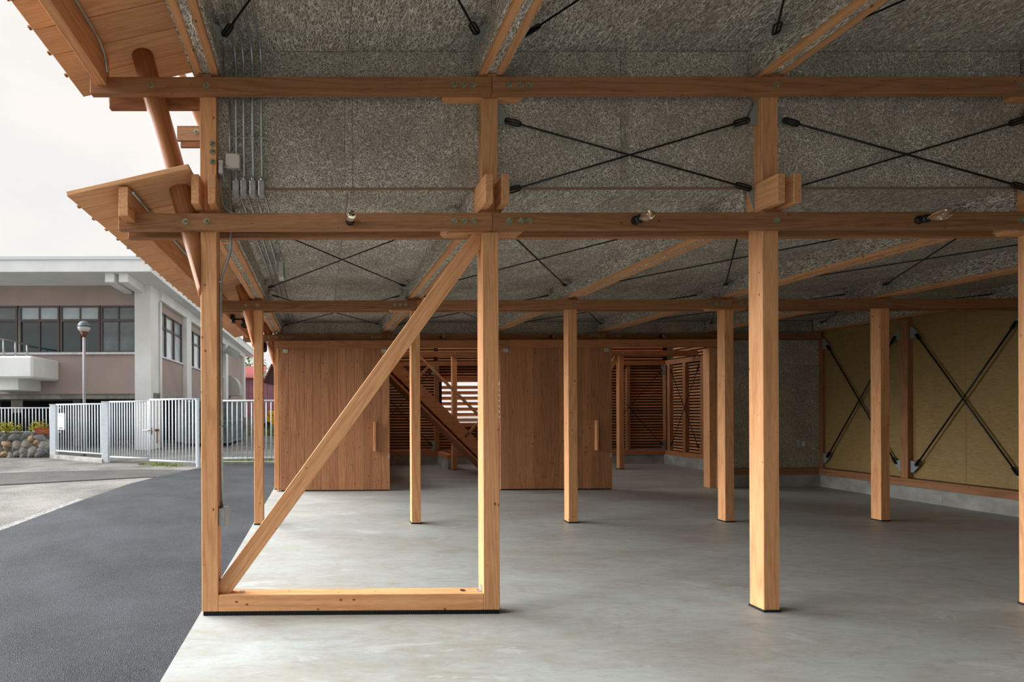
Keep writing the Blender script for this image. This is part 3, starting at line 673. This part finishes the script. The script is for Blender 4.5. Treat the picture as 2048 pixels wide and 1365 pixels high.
# ------------------------------------------------------------------ back room
tag(box('wall_left', -.72, -.62, 8.2, 11.7, 0, 4.3, DECK), 'unseen left wall of the back block, kept low to admit light', None, None, 'structure')  # unseen; blocks low light, height set to light the back room from above
rc = box('ceiling', -1.2, 8.9, 8.1, 12.2, 6.45, 6.55, DECK); tag(rc, 'boarded roof of the two-storey back block', None, None, 'structure')
for k in range(12): box('ceiling_board', -1.15, 8.8, 8.22 + .32 * k, 8.22 + .32 * (k + 1) - .004, 6.42, 6.45, board('x'), rc)
tag(box('wall_upper', -.6, 8.6, 8.21, 8.27, 2.88, 6.42, board('x')), 'boarded upper wall over the sliding doors, inside the back block', None, None, 'structure')
tag(box('wall_gable', -.6, 8.6, 11.80, 11.86, 2.9, 6.42, board('x')), 'boarded upper rear wall of the back block', None, None, 'structure')
tag(box('wall_flank', 8.50, 8.56, 8.3, 11.8, 2.9, 6.42, board('y')), 'boarded upper right wall of the back block', None, None, 'structure')
YB = 11.52
def plinth(name, pts_boxes, label):
    t = thing(name, label, None, (0, 0, 0), None, 'structure')
    return t
bk = thing('wall_far', 'slatted rear wall of the back room on its concrete plinth', None, (3.8, YB, 0), None, 'structure')
box('concrete_plinth', -.62, 8.36, YB + .02, YB + .16, 0, .22, CONCG, bk); box('timber_plate', -.62, 8.36, YB, YB + .12, .221, .325, cedar('x'), bk)
WX0, WX1, WZ0, WZ1 = 2.93, 4.35, 1.085, 1.89
for a, b, c, d in ((-.62, WX0, .325, 2.9), (WX1, 8.4, .325, 2.9), (WX0, WX1, .325, WZ0 - .09), (WX0, WX1, WZ1 + .09, 2.9)): box('backing_board', a, b, YB + .13, YB + .16, c, d, plain('dark_board', (70, 48, 34), .9), bk)  # dark brown backing boards behind the slats
box('head_beam', -.62, 8.36, YB + .0, YB + .10, 2.36, 2.47, brown('x'), bk)
for x in (1.02, 2.78, 4.6, 6.45, 8.3): box('wall_stud', x - .05, x + .05, YB - .01, YB + .09, .325, 2.36, brown('z'), bk, .003)
for x in (3.9, 7.38): box('wall_stud', x - .035, x + .035, YB + .02, YB + .09, WZ1 + .2 if x < 5 else .325, 2.36, brown('z'), bk)
box('window_head', WX0 - .1, WX1 + .2, YB + .0, YB + .1, WZ1 + .09, WZ1 + .19, cedar('x'), bk); box('window_rail', WX0 - .1, WX1 + .2, YB + .0, YB + .1, WZ0 - .19, WZ0 - .09, cedar('x'), bk)
Rs = Matrix.Rotation(math.radians(-14), 3, 'X')
def slats(parent, x0, x1, z0, z1, pitch=.0675, y=YB + .095):
    z = z0 + .03
    while z < z1 - .02:
        link('slat', boxmesh(x1 - x0, .018, .036, slatw('x')), None, parent, ((x0 + x1) / 2, y + random.uniform(-.003, .003), z), Rs); z += pitch
lv = ['slatted louvre panel behind the staircase, left of the far post', 'slatted louvre panel around the bright opening', 'slatted louvre panel in the dark room behind the right door', 'slatted louvre panel at the far right corner of the dark room']
for k, (a, b) in enumerate(((1.07, 2.73), (2.83, 4.55), (5.6, 6.40), (6.50, 8.25))):
    t = thing('louvre_panel', lv[k], None, ((a + b) / 2, YB + .09, .325), parent=bk)
    if k == 1: slats(t, a, b, .33, WZ0 - .19); slats(t, a, b, WZ1 + .19, 2.86)
    else: slats(t, a, b, .33, 2.86)
t = thing('window_louvre', 'bright open louvre of broad slats with daylight behind the stairs', None, (3.5, YB + .3, WZ0 - .1), parent=bk)
for k in range(7):
    z = WZ0 - .03 + k * .135
    link('slat', boxmesh(1.9, .10, .022, fir('x')), None, t, (3.6, YB + .42, z), Matrix.Rotation(math.radians(-40), 3, 'X'))
for x in (2.66, 4.54): box('side_frame', x - .02, x + .02, YB + .36, YB + .5, WZ0 - .2, WZ1 + .15, brown('z'), t)
# right side wall of the back room
rs = thing('wall_side', 'right slatted side wall of the back room', None, (8.3, 9.9, 0), None, 'structure')
box('concrete_plinth', 8.22, 8.36, 8.25, YB + .02, 0, .22, CONCG, rs); box('timber_plate', 8.24, 8.36, 8.25, YB, .221, .325, cedar('y'), rs)
box('backing_board', 8.38, 8.42, 8.2, YB + .2, .0, 2.9, plain('dark_board', (70, 48, 34), .9), rs); box('head_beam', 8.26, 8.36, 8.25, YB, 2.36, 2.47, brown('y'), rs)
for y in (11.42, 10.93, 10.42, 9.6, 8.7): box('wall_stud', 8.25, 8.35, y - .04, y + .04, .325, 2.36, brown('z'), rs, .003)
Ry_ = Matrix.Rotation(math.radians(14), 3, 'Y')
for k, (a, b, l) in enumerate(((10.46, 11.38, 'slatted louvre panel on the right side wall, near the corner'), (9.64, 10.38, 'slatted louvre panel on the right side wall, beside the jamb'))):
    t = thing('louvre_panel', l, None, (8.35, (a + b) / 2, .325), parent=rs); z = .36
    while z < 2.84: link('slat', boxmesh(.018, b - a, .036, slatw('y')), None, t, (8.345, (a + b) / 2, z), Ry_); z += .0675
def brx(a, b, y, label):
    crossrods((a, y, 2.25), (b, y, .45), (a, y, .45), (b, y, 2.25), (0, -1, 0), label, .007, [[(b - .02, y + .01, z - .09), (b + .06, y + .01, z - .12), (b + .06, y + .01, z + .12), (b - .02, y + .01, z + .09)] for z in (.45, 2.25)])
brx(1.0, 2.66, YB - .03, 'steel cross rods on the slats behind the staircase'); brx(6.55, 8.16, YB - .03, 'steel cross rods on the slats in the dark corner')
x = 8.22; crossrods((x, 11.3, 2.25), (x, 10.46, .45), (x, 11.3, .45), (x, 10.46, 2.25), (-1, 0, 0), 'steel cross rods on the right slatted side wall', .007)
t = thing('low_plinth', 'short concrete kerb with timber cap running to the far post', 'kerb', (2.85, 11, 0))
box('concrete_kerb', 2.80, 2.90, YR[3] + .11, YB + .02, 0, .22, CONCG, t); box('timber_cap', 2.79, 2.91, YR[3] + .11, YB, .221, .32, cedar('y'), t)
brace('back_brace', (5.4, .4), (6.46, 2.42), .09, .04, YR[3] + .05, 'thin brace leaning against the far post in the dark room', (5.3, CX[4] - HP - .001), .1, 2.47)
# staircase
t = thing('staircase', 'wooden staircase descending to the right behind the left door', 'stairs', (2.6, 9.9, 0))
for y in (9.58, 10.30):
    pts = [(3.822 - 2.86, y, 2.86), (3.822, y, .0), (3.50, y, .0), (3.822 - 2.86 - .0, y, 2.54)]
    poly('stringer', pts, cedar('x'), t, .045, (0, 1, 0))
for k in range(13):
    z = .20 + k * .2; xx = 3.70 - z
    box('tread', xx - .12, xx + .12, 9.62, 10.30, z - .03, z, cedar('y'), t)
poly('soffit_board', [(1.0, 9.60, 2.42), (3.45, 9.60, 0.0), (3.41, 9.60, 0.0), (1.0, 9.60, 2.36)], cedar('x'), t, .72, (0, 1, 0))
bar('handrail', (1.25, 9.6, 3.822 - 1.25 + .55 - .02), (3.6, 9.6, 3.822 - 3.6 + .55 - .02), .05, .045, fir('x'), t)
for xx in (1.9, 2.95):
    zz = 3.822 - xx; bar('handrail_strut', (xx - .08, 9.6, zz - .10), (xx + .27, 9.6, zz + .27), .045, .04, cedar('x'), t)

# ------------------------------------------------------------------ clamp spotlights under the eave
def spot(x, y, z, label):
    t = thing('spotlight', label, 'spotlight', (x, y, z), 'black spotlights under the eave')
    box('mount', x - .10, x - .06, y - .05, y + .05, z - .05, z + .06, BLACK, t, .006); tube('arm', [(x - .06, y, z), (x + .07, y, z)], .012, BLACK, t)
    tube('lamp_head', [(x + .08, y + .05, z + .03), (x + .08, y - .02, z - .04), (x + .08, y - .07, z - .09)], [.035, .045, .05], BLACK, t, 12)
spot(-1.06, 6.35, 2.52, 'black spotlight under the eave beyond the second row'); spot(-1.0, 8.0, 2.40, 'black spotlight under the eave by the left door')

# ================================================================== outside
# neighbouring two-storey school-like block
FY = 17.0; SX = -5.90
bd = thing('neighbour_building', 'two-storey mauve and white concrete building with long window bands', 'building', (-12, 22, 0))
z_sill, z_head = 3.36, 5.02
box('lower_wall', -22, -6.47, FY, FY + .3, 1.92, 3.34, MAUVE, bd); box('upper_wall', -22, -6.47, FY, FY + .3, z_head, 5.95, MAUVE, bd)
box('head_beam', -22, -6.47, FY - .12, FY + .3, 5.80, 6.15, CONCG, bd)
box('window_sill', -22, -6.47, FY - .08, FY + .1, 3.30, 3.37, WHITEP, bd)
box('corner_column', -6.463, SX, FY - .12, FY + .8, -.05, 5.95, CONCW, bd)
box('roof_slab', -24, SX + .55, 15.3, 40, 5.72, 6.10, CONCW, bd); box('roof_edge', -24, SX + .58, 15.27, 40, 6.10, 6.20, plain('metal_edge', (206, 218, 224), .4), bd)
for x in (-6.86, -6.42): box('roof_bracket', x, x + .30, 15.45, FY, 5.42, 5.72, CONCW, bd, .02)
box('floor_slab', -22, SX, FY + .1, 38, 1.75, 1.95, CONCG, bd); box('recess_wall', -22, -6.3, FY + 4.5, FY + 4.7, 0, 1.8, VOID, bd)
for x in (-13.2, -9.6): box('recess_column', x, x + .5, FY + 1.8, FY + 2.3, -.05, 1.8, CONCG, bd)
# front windows
def window(par, x0, x1, z0, z1, y, ztr, glass, xm=None, fr=.06):
    bm = bmesh.new()
    def bb(a, b, c, d, q=.08): bmesh.ops.create_cube(bm, size=1, matrix=Matrix.Translation(((a + b) / 2 - x0, 0, (c + d) / 2 - z0)) @ Matrix.Diagonal((b - a, q, d - c, 1)))
    bb(x0, x0 + fr, z0, z1); bb(x1 - fr, x1, z0, z1); bb(x0, x1, z0, z0 + fr, .076); bb(x0, x1, z1 - fr, z1, .074); bb(x0 + .01, x1 - .01, ztr - .045, ztr + .045, .07)
    xm = (x0 + x1) / 2 if xm is None else xm; bb(xm - .022, xm + .022, z0 + .01, z1 - .01, .062)
    wv = bmobj('window', bm, FRAME, par, (x0, y, z0)); k = 0
    for a, b in ((x0 + fr, xm - .022), (xm + .022, x1 - fr)):
        box('pane', a, b, y + .01, y + .03, z0 + fr, ztr - .045, glass[0], wv); box('pane', a, b, y + .01, y + .03, ztr + .045, z1 - fr, glass[1], wv)
for (a, b, g) in ((272, 201, (GLASSR, GLASSR)), (199, 120, (GLASSD, GLASSB)), (118, 38, (GLASSD, GLASSB)), (34, -90, (GLASSD, GLASSR)), (-92, -220, (GLASSD, GLASSB))):
    xa, xb_ = P(b, 660, FY).x, P(a, 660, FY).x; window(bd, xa, xb_, z_sill, z_head, FY + .05, 4.50, g)
# side wall towards the hall
ys = [FY + .8, 20.95, 21.75, 25.4, 26.2, 29.6, 30.4, 36.5]
for y0, y1 in ((17.8, 21.0), (21.75, 25.4), (26.2, 29.7)):
    box('side_lower_wall', SX - .3, SX - .05, y0, y1, 1.92, 3.34, MAUVE, bd); box('side_upper_wall', SX - .3, SX - .05, y0, y1, z_head, 5.6, MAUVE, bd)
    box('side_sill', SX - .2, SX - .0, y0, y1, 3.30, 3.36, WHITEP, bd)
    wv = box('window', SX - .28, SX - .12, y0, y1, 4.45, 4.54, FRAME, bd); n = 3
    for k in range(n + 1): yy = y0 + (y1 - y0) * k / n; box('window_mullion', SX - .2, SX - .09, max(y0, yy - .05), min(y1, yy + .05), z_sill, z_head, FRAME, wv)
    for k in range(n):
        ya, yb = y0 + (y1 - y0) * k / n + .06, y0 + (y1 - y0) * (k + 1) / n - .06
        box('pane', SX - .18, SX - .16, ya, yb, z_sill, 4.45, plain('sky_reflection_glass', (206, 220, 230), .08, 0, .12, .8, spec=.9), wv); box('pane', SX - .18, SX - .16, ya, yb, 4.54, z_head, GLASSB, wv)  # bright sky reflection put into the lower side pane colour
box('side_wall_end', SX - .3, SX - .05, 30.4, 37, 0, 5.6, MAUVE, bd)
for y0, y1 in ((21.0, 21.75), (25.4, 26.2), (29.7, 30.4), (36.8, 37.4)): box('side_column', SX - .4, SX + .12, y0, y1, -.05, 5.72, CONCW, bd)
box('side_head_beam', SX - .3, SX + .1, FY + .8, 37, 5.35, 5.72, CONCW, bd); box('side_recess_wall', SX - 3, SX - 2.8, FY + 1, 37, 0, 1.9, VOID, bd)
tube('drain_pipe', [(SX + .06, FY + .75, -.05), (SX + .06, FY + .75, 5.3)], .05, CONCW, bd)
box('balcony', P(-40, 700, 15.5).x, P(68, 730, 15.5).x, 15.4, FY, P(0, 757, 15.4).z, P(0, 712, 15.4).z, CONCW, bd, .06)
box('balcony_bracket', P(-40, 700, 15.7).x, P(36, 730, 15.7).x, 15.7, FY, P(0, 781, 15.7).z, P(0, 757, 15.7).z, CONCW, bd, .02)
zr = P(0, 690, 15.8).z
tube('balcony_rail', [P(-40, 672, 15.8), P(22, 682, 15.8), P(60, 691, 15.8)], .03, FRAME, bd)
for x, y in ((7, 679), (31, 684), (54, 690)): tube('balcony_rail_post', [P(x, 712, 15.8), P(x, y, 15.8)], .03, STEEL, bd)
box('vent_hood', SX - .05, SX + .75, 30.9, 32.1, 2.25, 2.6, GREYBOX, bd)
bm = bmesh.new(); n = 10
va = [bm.verts.new((.78 * math.cos(math.pi / 2 * k / n), y, .95 * math.sin(math.pi / 2 * k / n))) for y in (0, 1.2) for k in range(n + 1)] + [bm.verts.new((0, 0, 0)), bm.verts.new((0, 1.2, 0))]
for k in range(n): bm.faces.new((va[k], va[k + 1], va[n + 2 + k], va[n + 1 + k]))
bm.faces.new(va[:n + 1] + [va[-2]]); bm.faces.new(va[n + 1:2 * n + 2] + [va[-1]]); bmobj('vent_cowl', bm, GREYBOX, bd, (SX - .05, 30.9, 2.6))
box('wall_lamp_bracket', SX, SX + .6, 28.8, 29.2, 4.75, 4.85, STEEL, bd); bar('wall_lamp', (SX + .3, 28.9, 5.0), (SX + 1.0, 28.9, 4.55), .5, .12, STEEL, bd)
nb = thing('notice_board', 'white notice board in the shaded ground floor beyond the fence', 'sign', P(33, 812, 18.5)); a, b = P(22, 798, 18.5), P(45, 826, 18.5)
box('board', a.x, b.x, 18.5, 18.54, b.z, a.z, plain('paper', (196, 196, 190), .8), nb)
for k in range(6): zz = a.z - .06 - k * .075; box('print_line', a.x + .05, b.x - .05 - .05 * (k % 3), 18.495, 18.5, zz - .012, zz, plain('print_grey', (110, 110, 112), .8), nb)
# street lamp
lp = thing('lamp_post', 'tall lamp post with a two-tone globe in front of the windows', 'lamp', (-7.2, 14.8, -.06)); c = P(168, 654, 14.8)
tube('pole', [(c.x, 14.8, -.06), (c.x, 14.8, c.z - .28)], .045, plain('pole_paint', (156, 152, 156), .5), lp, 10); tube('neck', [(c.x, 14.8, c.z - .32), (c.x, 14.8, c.z - .15)], [.05, .11], RUST, lp, 12)
for nm_, z0, z1, mt in (('globe_cap', 0, 1, plain('lamp_cap', (96, 106, 116), .4)), ('globe_glass', -1, 0, plain('lamp_glass', (196, 198, 194), .3))):
    bm = bmesh.new(); bmesh.ops.create_uvsphere(bm, u_segments=20, v_segments=12, radius=.185)
    bmesh.ops.bisect_plane(bm, geom=bm.verts[:] + bm.edges[:] + bm.faces[:], plane_co=(0, 0, .0), plane_no=(0, 0, -1 if z1 == 1 else 1), clear_outer=True)
    for f in bm.faces: f.smooth = True
    bmobj(nm_, bm, mt, lp, (c.x, 14.8, c.z))
tube('globe_rim', [(c.x + .19 * math.cos(2 * math.pi * k / 20), 14.8 + .19 * math.sin(2 * math.pi * k / 20), c.z) for k in range(21)], .012, BLACK, lp, 6)

# fences and gate
def fence(name, a, b, z0, z1, n, label, cat='fence', zr0=None, round_=False, rb=.016):
    a, b = Vector((*a, 0)), Vector((*b, 0)); t = thing(name, label, cat, (a + b) / 2 + Vector((0, 0, z0)))
    for z in (z0, z1): tube('rail', [a + Vector((0, 0, z)), b + Vector((0, 0, z))], .022, RAILP, t, 8)
    if round_:
        for p in (a, b): tube('frame_upright', [p + Vector((0, 0, z0)), p + Vector((0, 0, z1))], .022, RAILP, t, 8)
    d = b - a
    bm = bmesh.new(); tube_bm(bm, [(0, 0, 0), (0, 0, z1 - z0)], rb, 6); me = None
    for k in range(n):
        p = a + d * ((k + 1) / (n + 1)) + Vector((0, 0, z0))
        if me is None: o = bmobj('bar', bm, RAILP, t, p); me = o.data
        else: link('bar', me, None, t, p)
    return t
def fpost(p, z1, wd, label):
    t = thing('gate_post', label, 'post', (p[0], p[1], -.06)); box('post_shaft', p[0] - wd / 2, p[0] + wd / 2, p[1] - wd / 2, p[1] + wd / 2, -.06, z1, RAILP, t, .008)
    box('post_cap', p[0] - wd / 2 - .01, p[0] + wd / 2 + .01, p[1] - wd / 2 - .01, p[1] + wd / 2 + .01, z1, z1 + .015, RAILP, t)
A, B, Cc = (-7.86, 14.3), (-5.73, 12.95), (-2.98, 11.75)
fpost(A, 1.51, .17, 'left square gate post beside the stone wall'); fpost(B, 1.56, .17, 'middle square gate post carrying the gate leaf'); fpost(Cc, 1.60, .07, 'slim fence post partly hidden behind the corner timber post')
mid = ((B[0] + Cc[0]) / 2 - .02, (B[1] + Cc[1]) / 2)
def lerp(p, q, t): return (p[0] + (q[0] - p[0]) * t, p[1] + (q[1] - p[1]) * t)
fs = fence('barred_fence', lerp(A, B, .045), lerp(A, B, .955), .16, 1.51, 17, 'pale barred fence panel with the white notice')
fence('gate_leaf', lerp(B, mid, .09), lerp(B, mid, .98), .10, 1.56, 14, 'left leaf of the pale barred gate', 'gate', round_=True)
fence('gate_leaf', lerp(mid, Cc, .02), lerp(mid, Cc, .97), .06, 1.60, 13, 'right leaf of the pale barred gate', 'gate', round_=True)
fence('barred_fence', (-2.95, 12.15), (-.4, 12.3), .11, 1.56, 20, 'pale barred fence seen between the timber posts', rb=.014)
fo = [o for o in bpy.data.objects if o.get('label') == 'pale barred fence seen between the timber posts'][0]
for x in (-2.93, -.9): tube('fence_post', [(x, 12.2, -.06), (x, 12.2, 1.58)], .03, RAILP, fo, 8)
fence('barred_fence', (-12.5, 15.2), (A[0] - .12, 14.86), .68, 1.42, 40, 'pale barred fence standing on the stone wall', rb=.016)
t = thing('gate_bolt', 'rusty sliding bolt across the two gate leaves', 'latch', (mid[0], mid[1] - .05, .82))
tube('bolt_bar', [(mid[0] - .16, mid[1] + .02, .82), (mid[0] + .1, mid[1] - .08, .83)], .014, STEEL, t); tube('bolt_stem', [(mid[0] + .1, mid[1] - .09, .72), (mid[0] + .1, mid[1] - .09, .9)], .016, RUST, t)
tube('bolt_stem', [(mid[0] + .26, mid[1] - .16, .5), (mid[0] + .26, mid[1] - .16, .82)], .014, RUST, t); box('padlock', mid[0] + .22, mid[0] + .31, mid[1] - .2, mid[1] - .15, .80, .86, RUST, t)
sg = lerp(A, B, .17); t = thing('fence_notice', 'small white notice fixed to the barred fence panel', 'sign', (sg[0], sg[1], .75))
dv = Vector((B[0] - A[0], B[1] - A[1], 0)).normalized(); nv = Vector((dv.y, -dv.x, 0)); p0 = Vector((sg[0], sg[1], 0)) + nv * .03
Rn = Matrix((dv, -nv, Vector((0, 0, 1)))).transposed()
link('notice_sheet', boxmesh(.34, .012, .48, plain('notice_white', (224, 228, 230), .6)), None, t, p0 + Vector((0, 0, 1.02)), Rn)
for k, (wl, gy) in enumerate(((.12, 140), (.26, 176), (.26, 176), (.26, 176), (.24, 176), (.22, 84))):
    link('print_line', boxmesh(wl, .002, .018 if k < 5 else .03, plain('print_%d' % gy, (gy, gy, gy + 4), .8)), None, t, p0 + nv * .0075 + dv * (-.05 if k == 0 else 0) + Vector((0, 0, 1.19 - k * .072)), Rn)
tag(box('fence_kerb', -3.0, .5, 12.22, 12.42, -.06, .02, CONCG), 'low concrete kerb under the fence seen between the posts', 'kerb')
kp = poly('fence_kerb', [(A[0], A[1] + .1, -.06), (B[0], B[1] + .1, -.06), (B[0] - .06, B[1] - .12, -.06), (A[0] - .06, A[1] - .12, -.06)], CONCG, None, .1, (0, 0, 1)); tag(kp, 'low concrete kerb under the notice fence panel', 'kerb')

# stone retaining wall
sw = thing('stone_wall', 'low retaining wall of rounded brown and grey field stones', 'wall', (-10, 14.6, -.06))
stone_me = []
cols = [(176, 148, 116), (152, 140, 124), (138, 140, 140), (164, 160, 150), (184, 158, 126), (128, 130, 130)]
def stone_mat(k):
    return plain('field_stone_%d' % k, cols[k], .85, 0, .35, 7, bump=.4)
for k in range(6):
    bm = bmesh.new(); bmesh.ops.create_icosphere(bm, subdivisions=2, radius=1)
    rr = random.Random(k + 3)
    pl = [Vector((rr.uniform(-1, 1), rr.uniform(-1, 1), rr.uniform(-1, 1))).normalized() for _ in range(9)]
    for v in bm.verts:
        q = v.co.copy()
        for n_ in pl:
            dd = q.dot(n_)
            if dd > .62: q -= n_ * (dd - .62)
        v.co = q
    for f in bm.faces: f.smooth = True
    me = bpy.data.meshes.new('stone'); bm.to_mesh(me); bm.free(); me.materials.append(stone_mat(k)); stone_me.append(me)
W0, W1 = Vector((-13.0, 14.75, 0)), Vector((-8.25, 14.36, 0))
poly('mortar_core', [(W0.x, W0.y + .06, -.06), (W1.x, W1.y + .06, -.06), (W1.x, W1.y + .5, -.06), (W0.x, W0.y + .5, -.06)], plain('mortar', (112, 106, 98), .9), sw, .70, (0, 0, 1))
WL = (W1 - W0).length
for row in range(4):
    u = .02 * row; zc = .03 + row * .165
    while u < 1 - .01:
        wd = random.uniform(.20, .36); p = W0.lerp(W1, u); hh = random.uniform(.125, .155)
        o = link('stone', random.choice(stone_me), None, sw, (p.x + wd / 2, p.y + .06, zc + random.uniform(-.03, .03)), Matrix.Rotation(random.uniform(-.5, .5), 3, 'Y') @ Matrix.Diagonal((wd * .70, .18, hh * 1.16)))
        u += wd / WL * .94
    u = .03
    while u < .97:
        p = W0.lerp(W1, u); link('stone', random.choice(stone_me), None, sw, (p.x, p.y + .07, zc + .09), Matrix.Rotation(random.uniform(-1, 1), 3, 'Y') @ Matrix.Diagonal((.07, .11, .055))); u += random.uniform(.06, .12)
# planting
def leaf_bm(bm, p, d, L, wd):
    d = Vector(d).normalized(); s = d.cross(Vector((0, 0, 1))); s = s.normalized() if s.length > .01 else Vector((1, 0, 0)); m = p + d * L * .5 + Vector((0, 0, .03 * L)); e = p + d * L - Vector((0, 0, .1 * L))
    a, b, c_, f = [bm.verts.new(q) for q in (p, m + s * wd, e, m - s * wd)]; bm.faces.new((a, b, c_, f))
def leafm(key, c1, c2): return plain(key, c1, .6, 0, .5, 9, c2=c2)
def shrub(p, h, r, label, n=110, mat=None):
    t = thing('shrub', label, 'shrub', p, 'shrubs on the stone wall'); bm = bmesh.new()
    for k in range(n):
        a = random.uniform(0, 2 * math.pi); rad = r * math.sqrt(random.random()); z = random.uniform(.1, 1) * h * (1 - .4 * rad / r)
        leaf_bm(bm, Vector((rad * math.cos(a), rad * math.sin(a), z)), (math.cos(a), math.sin(a), random.uniform(-.1, .9)), random.uniform(.10, .18), .045)
    bmobj('foliage', bm, mat, t, p); bm = bmesh.new()
    for k in range(5): a = k * 1.3; tube_bm(bm, [(0, 0, 0), (.5 * r * math.cos(a), .5 * r * math.sin(a), h * .8)], .008, 5)
    bmobj('stems', bm, plain('stem', (96, 74, 50), .8), t, p)
yl = leafm('variegated_leaf', (224, 206, 70), (96, 128, 48))
for x, l in ((15, 'yellow-green leafy shrub at the left end of the stone wall'), (80, 'yellow-green leafy shrub beside the red planter')):
    q = P(x, 866, 14.55); shrub((q.x, 14.5, .66), .42 if x > 40 else .36, .22 if x > 40 else .32, l, 110 if x > 40 else 170, yl)
t = thing('planter_box', 'small terracotta planter on the stone wall by the gate post', 'planter', (-8.25, 14.5, .64)); TERRA = plain('terracotta', (168, 82, 58), .7)
box('planter_tub', -8.5, -8.13, 14.43, 14.56, .64, .80, TERRA, t, .01); box('planter_rim', -8.52, -8.11, 14.42, 14.57, .79, .82, TERRA, t, .006)
GR = leafm('grass_blade', (150, 158, 76), (84, 116, 44))
def grass(name, spots, label, h=.12, n=60):
    bm = bmesh.new(); c = Vector((*spots[0][:2], -.05))
    for x, y, r in spots:
        for k in range(n):
            a = random.uniform(0, 6.283); rr = r * math.sqrt(random.random()); p = Vector((x + rr * math.cos(a), y + rr * .4 * math.sin(a), -.05)) - c
            tip = p + Vector((random.uniform(-.06, .06), random.uniform(-.04, .04), random.uniform(.4, 1) * h)); s = Vector((random.uniform(.006, .012), 0, 0))
            bm.faces.new([bm.verts.new(q) for q in (p - s, p + s, tip)])
    return tag(bmobj(name, bm, GR, None, c), label, 'grass', None, 'stuff')
grass('grass_tuft', [(-4.35, 12.25, .3), (-4.0, 12.1, .25), (-3.6, 11.9, .3)], 'dry grass tuft under the gate leaves')
grass('grass_verge', [(-2.3 + .28 * k, 12.55, .3) for k in range(9)], 'green weeds behind the kerb between the posts', .2, 80)
grass('grass_verge', [(-3.2 + .5 * k, 26, .8) for k in range(8)], 'rough grass in front of the pink shed', .7, 120)
# yard objects seen between the posts
t = thing('storage_cage', 'grey mesh-sided storage cage beyond the fence', 'container', (-4.2, 19, -.06)); GALV = plain('weathered_zinc', (128, 142, 146), .55, .3, .2, 3)
box('cage_body', -5.2, -3.55, 18.5, 22.0, .12, 1.65, plain('cage_grey', (104, 116, 120), .6, 0, .3, 4), t)
for x in (-5.2, -4.65, -4.1, -3.55): box('cage_upright', x - .03, x + .03, 18.45, 18.5, -.06, 1.75, GALV, t)
for y in (19.4, 20.6, 22.0): box('cage_upright', -3.55, -3.50, y - .03, y + .03, -.06, 1.75, GALV, t)
for z in (.1, .9, 1.7): box('cage_rail', -5.23, -3.52, 18.44, 18.49, z - .03, z + .03, GALV, t); box('cage_rail', -3.54, -3.49, 18.45, 22, z - .03, z + .03, GALV, t)
t = thing('pink_shed', 'pink corrugated shed with a red gabled roof beyond the yard', 'shed', (-4, 42, 0)); PINK = plain('pink_sheet', (176, 124, 136), .6, 0, .08, 2); REDR = plain('red_roof', (134, 58, 56), .6)
for k in range(14): box('wall_sheet', -6.9 + k * .5, -6.42 + k * .5, 40 + (k % 2) * .04, 40.4, -.06, 4.0, PINK, t)
poly('roof_slope', [(-7.3, 39.6, 3.85), (-4.75, 39.6, 3.85), (-4.75, 43, 5.1), (-7.3, 43, 5.1)], REDR, t, .12, (0, 0, 1))
poly('gable_wall', [(-4.75, 39.9, 3.6), (-2.6, 39.9, 3.2), (-2.9, 39.9, 3.5), (-4.0, 39.9, 5.0)], plain('gable_dark', (74, 52, 50), .8), t, .1, (0, 1, 0))
bar('gable_rafter', (-4.6, 39.8, 3.7), (-4.0, 39.8, 5.1), .1, .1, REDR, t); bar('gable_rafter', (-4.0, 39.8, 5.1), (-2.6, 39.8, 3.2), .1, .1, REDR, t)
t = thing('yellow_machine', 'small yellow machine parked before the pink shed', 'machine', (-3.3, 33, 0)); YEL = plain('machine_yellow', (226, 172, 40), .5)
box('body', -3.75, -3.05, 33, 33.8, .3, .95, YEL, t, .05); box('hood', -3.6, -3.15, 32.9, 33.5, .95, 1.25, YEL, t, .05); tube('wheel', [(-3.6, 32.95, .25), (-3.6, 33.1, .25)], .28, BLACK, t, 14)
def tree(p, h, r, label, n=900):
    t = thing('tree', label, 'tree', p, 'distant trees'); bm = bmesh.new()
    for k in range(n):
        v = Vector((random.gauss(0, 1), random.gauss(0, 1), random.gauss(0, 1))).normalized() * (random.random() ** .4); q = Vector((v.x * r, v.y * r, h * .62 + v.z * h * .4))
        leaf_bm(bm, q, (random.uniform(-1, 1), random.uniform(-1, 1), random.uniform(-.5, .7)), .5, .14)
    bmobj('crown', bm, leafm('tree_leaf', (96, 128, 66), (40, 66, 34)), t, p); tube('trunk', [p, (p[0], p[1], h * .6)], [.25, .12], plain('bark', (84, 66, 50), .9), t)
tree((-8.9, 60, 0), 8.6, 2.6, 'green tree showing over the shed roof'); tree((-5.6, 66, 0), 7.6, 2.4, 'green tree behind the shed gable'); tree((2.5, 26, 0), 5, 2.5, 'leafy tree behind the bright louvre', 700)
for x, l in ((-3.2, 'grey boundary wall behind the yard at the fence gap'),): tag(box('boundary_wall', -6, 1.5, 36, 36.2, -.06, .75, CONCG), l, 'wall')
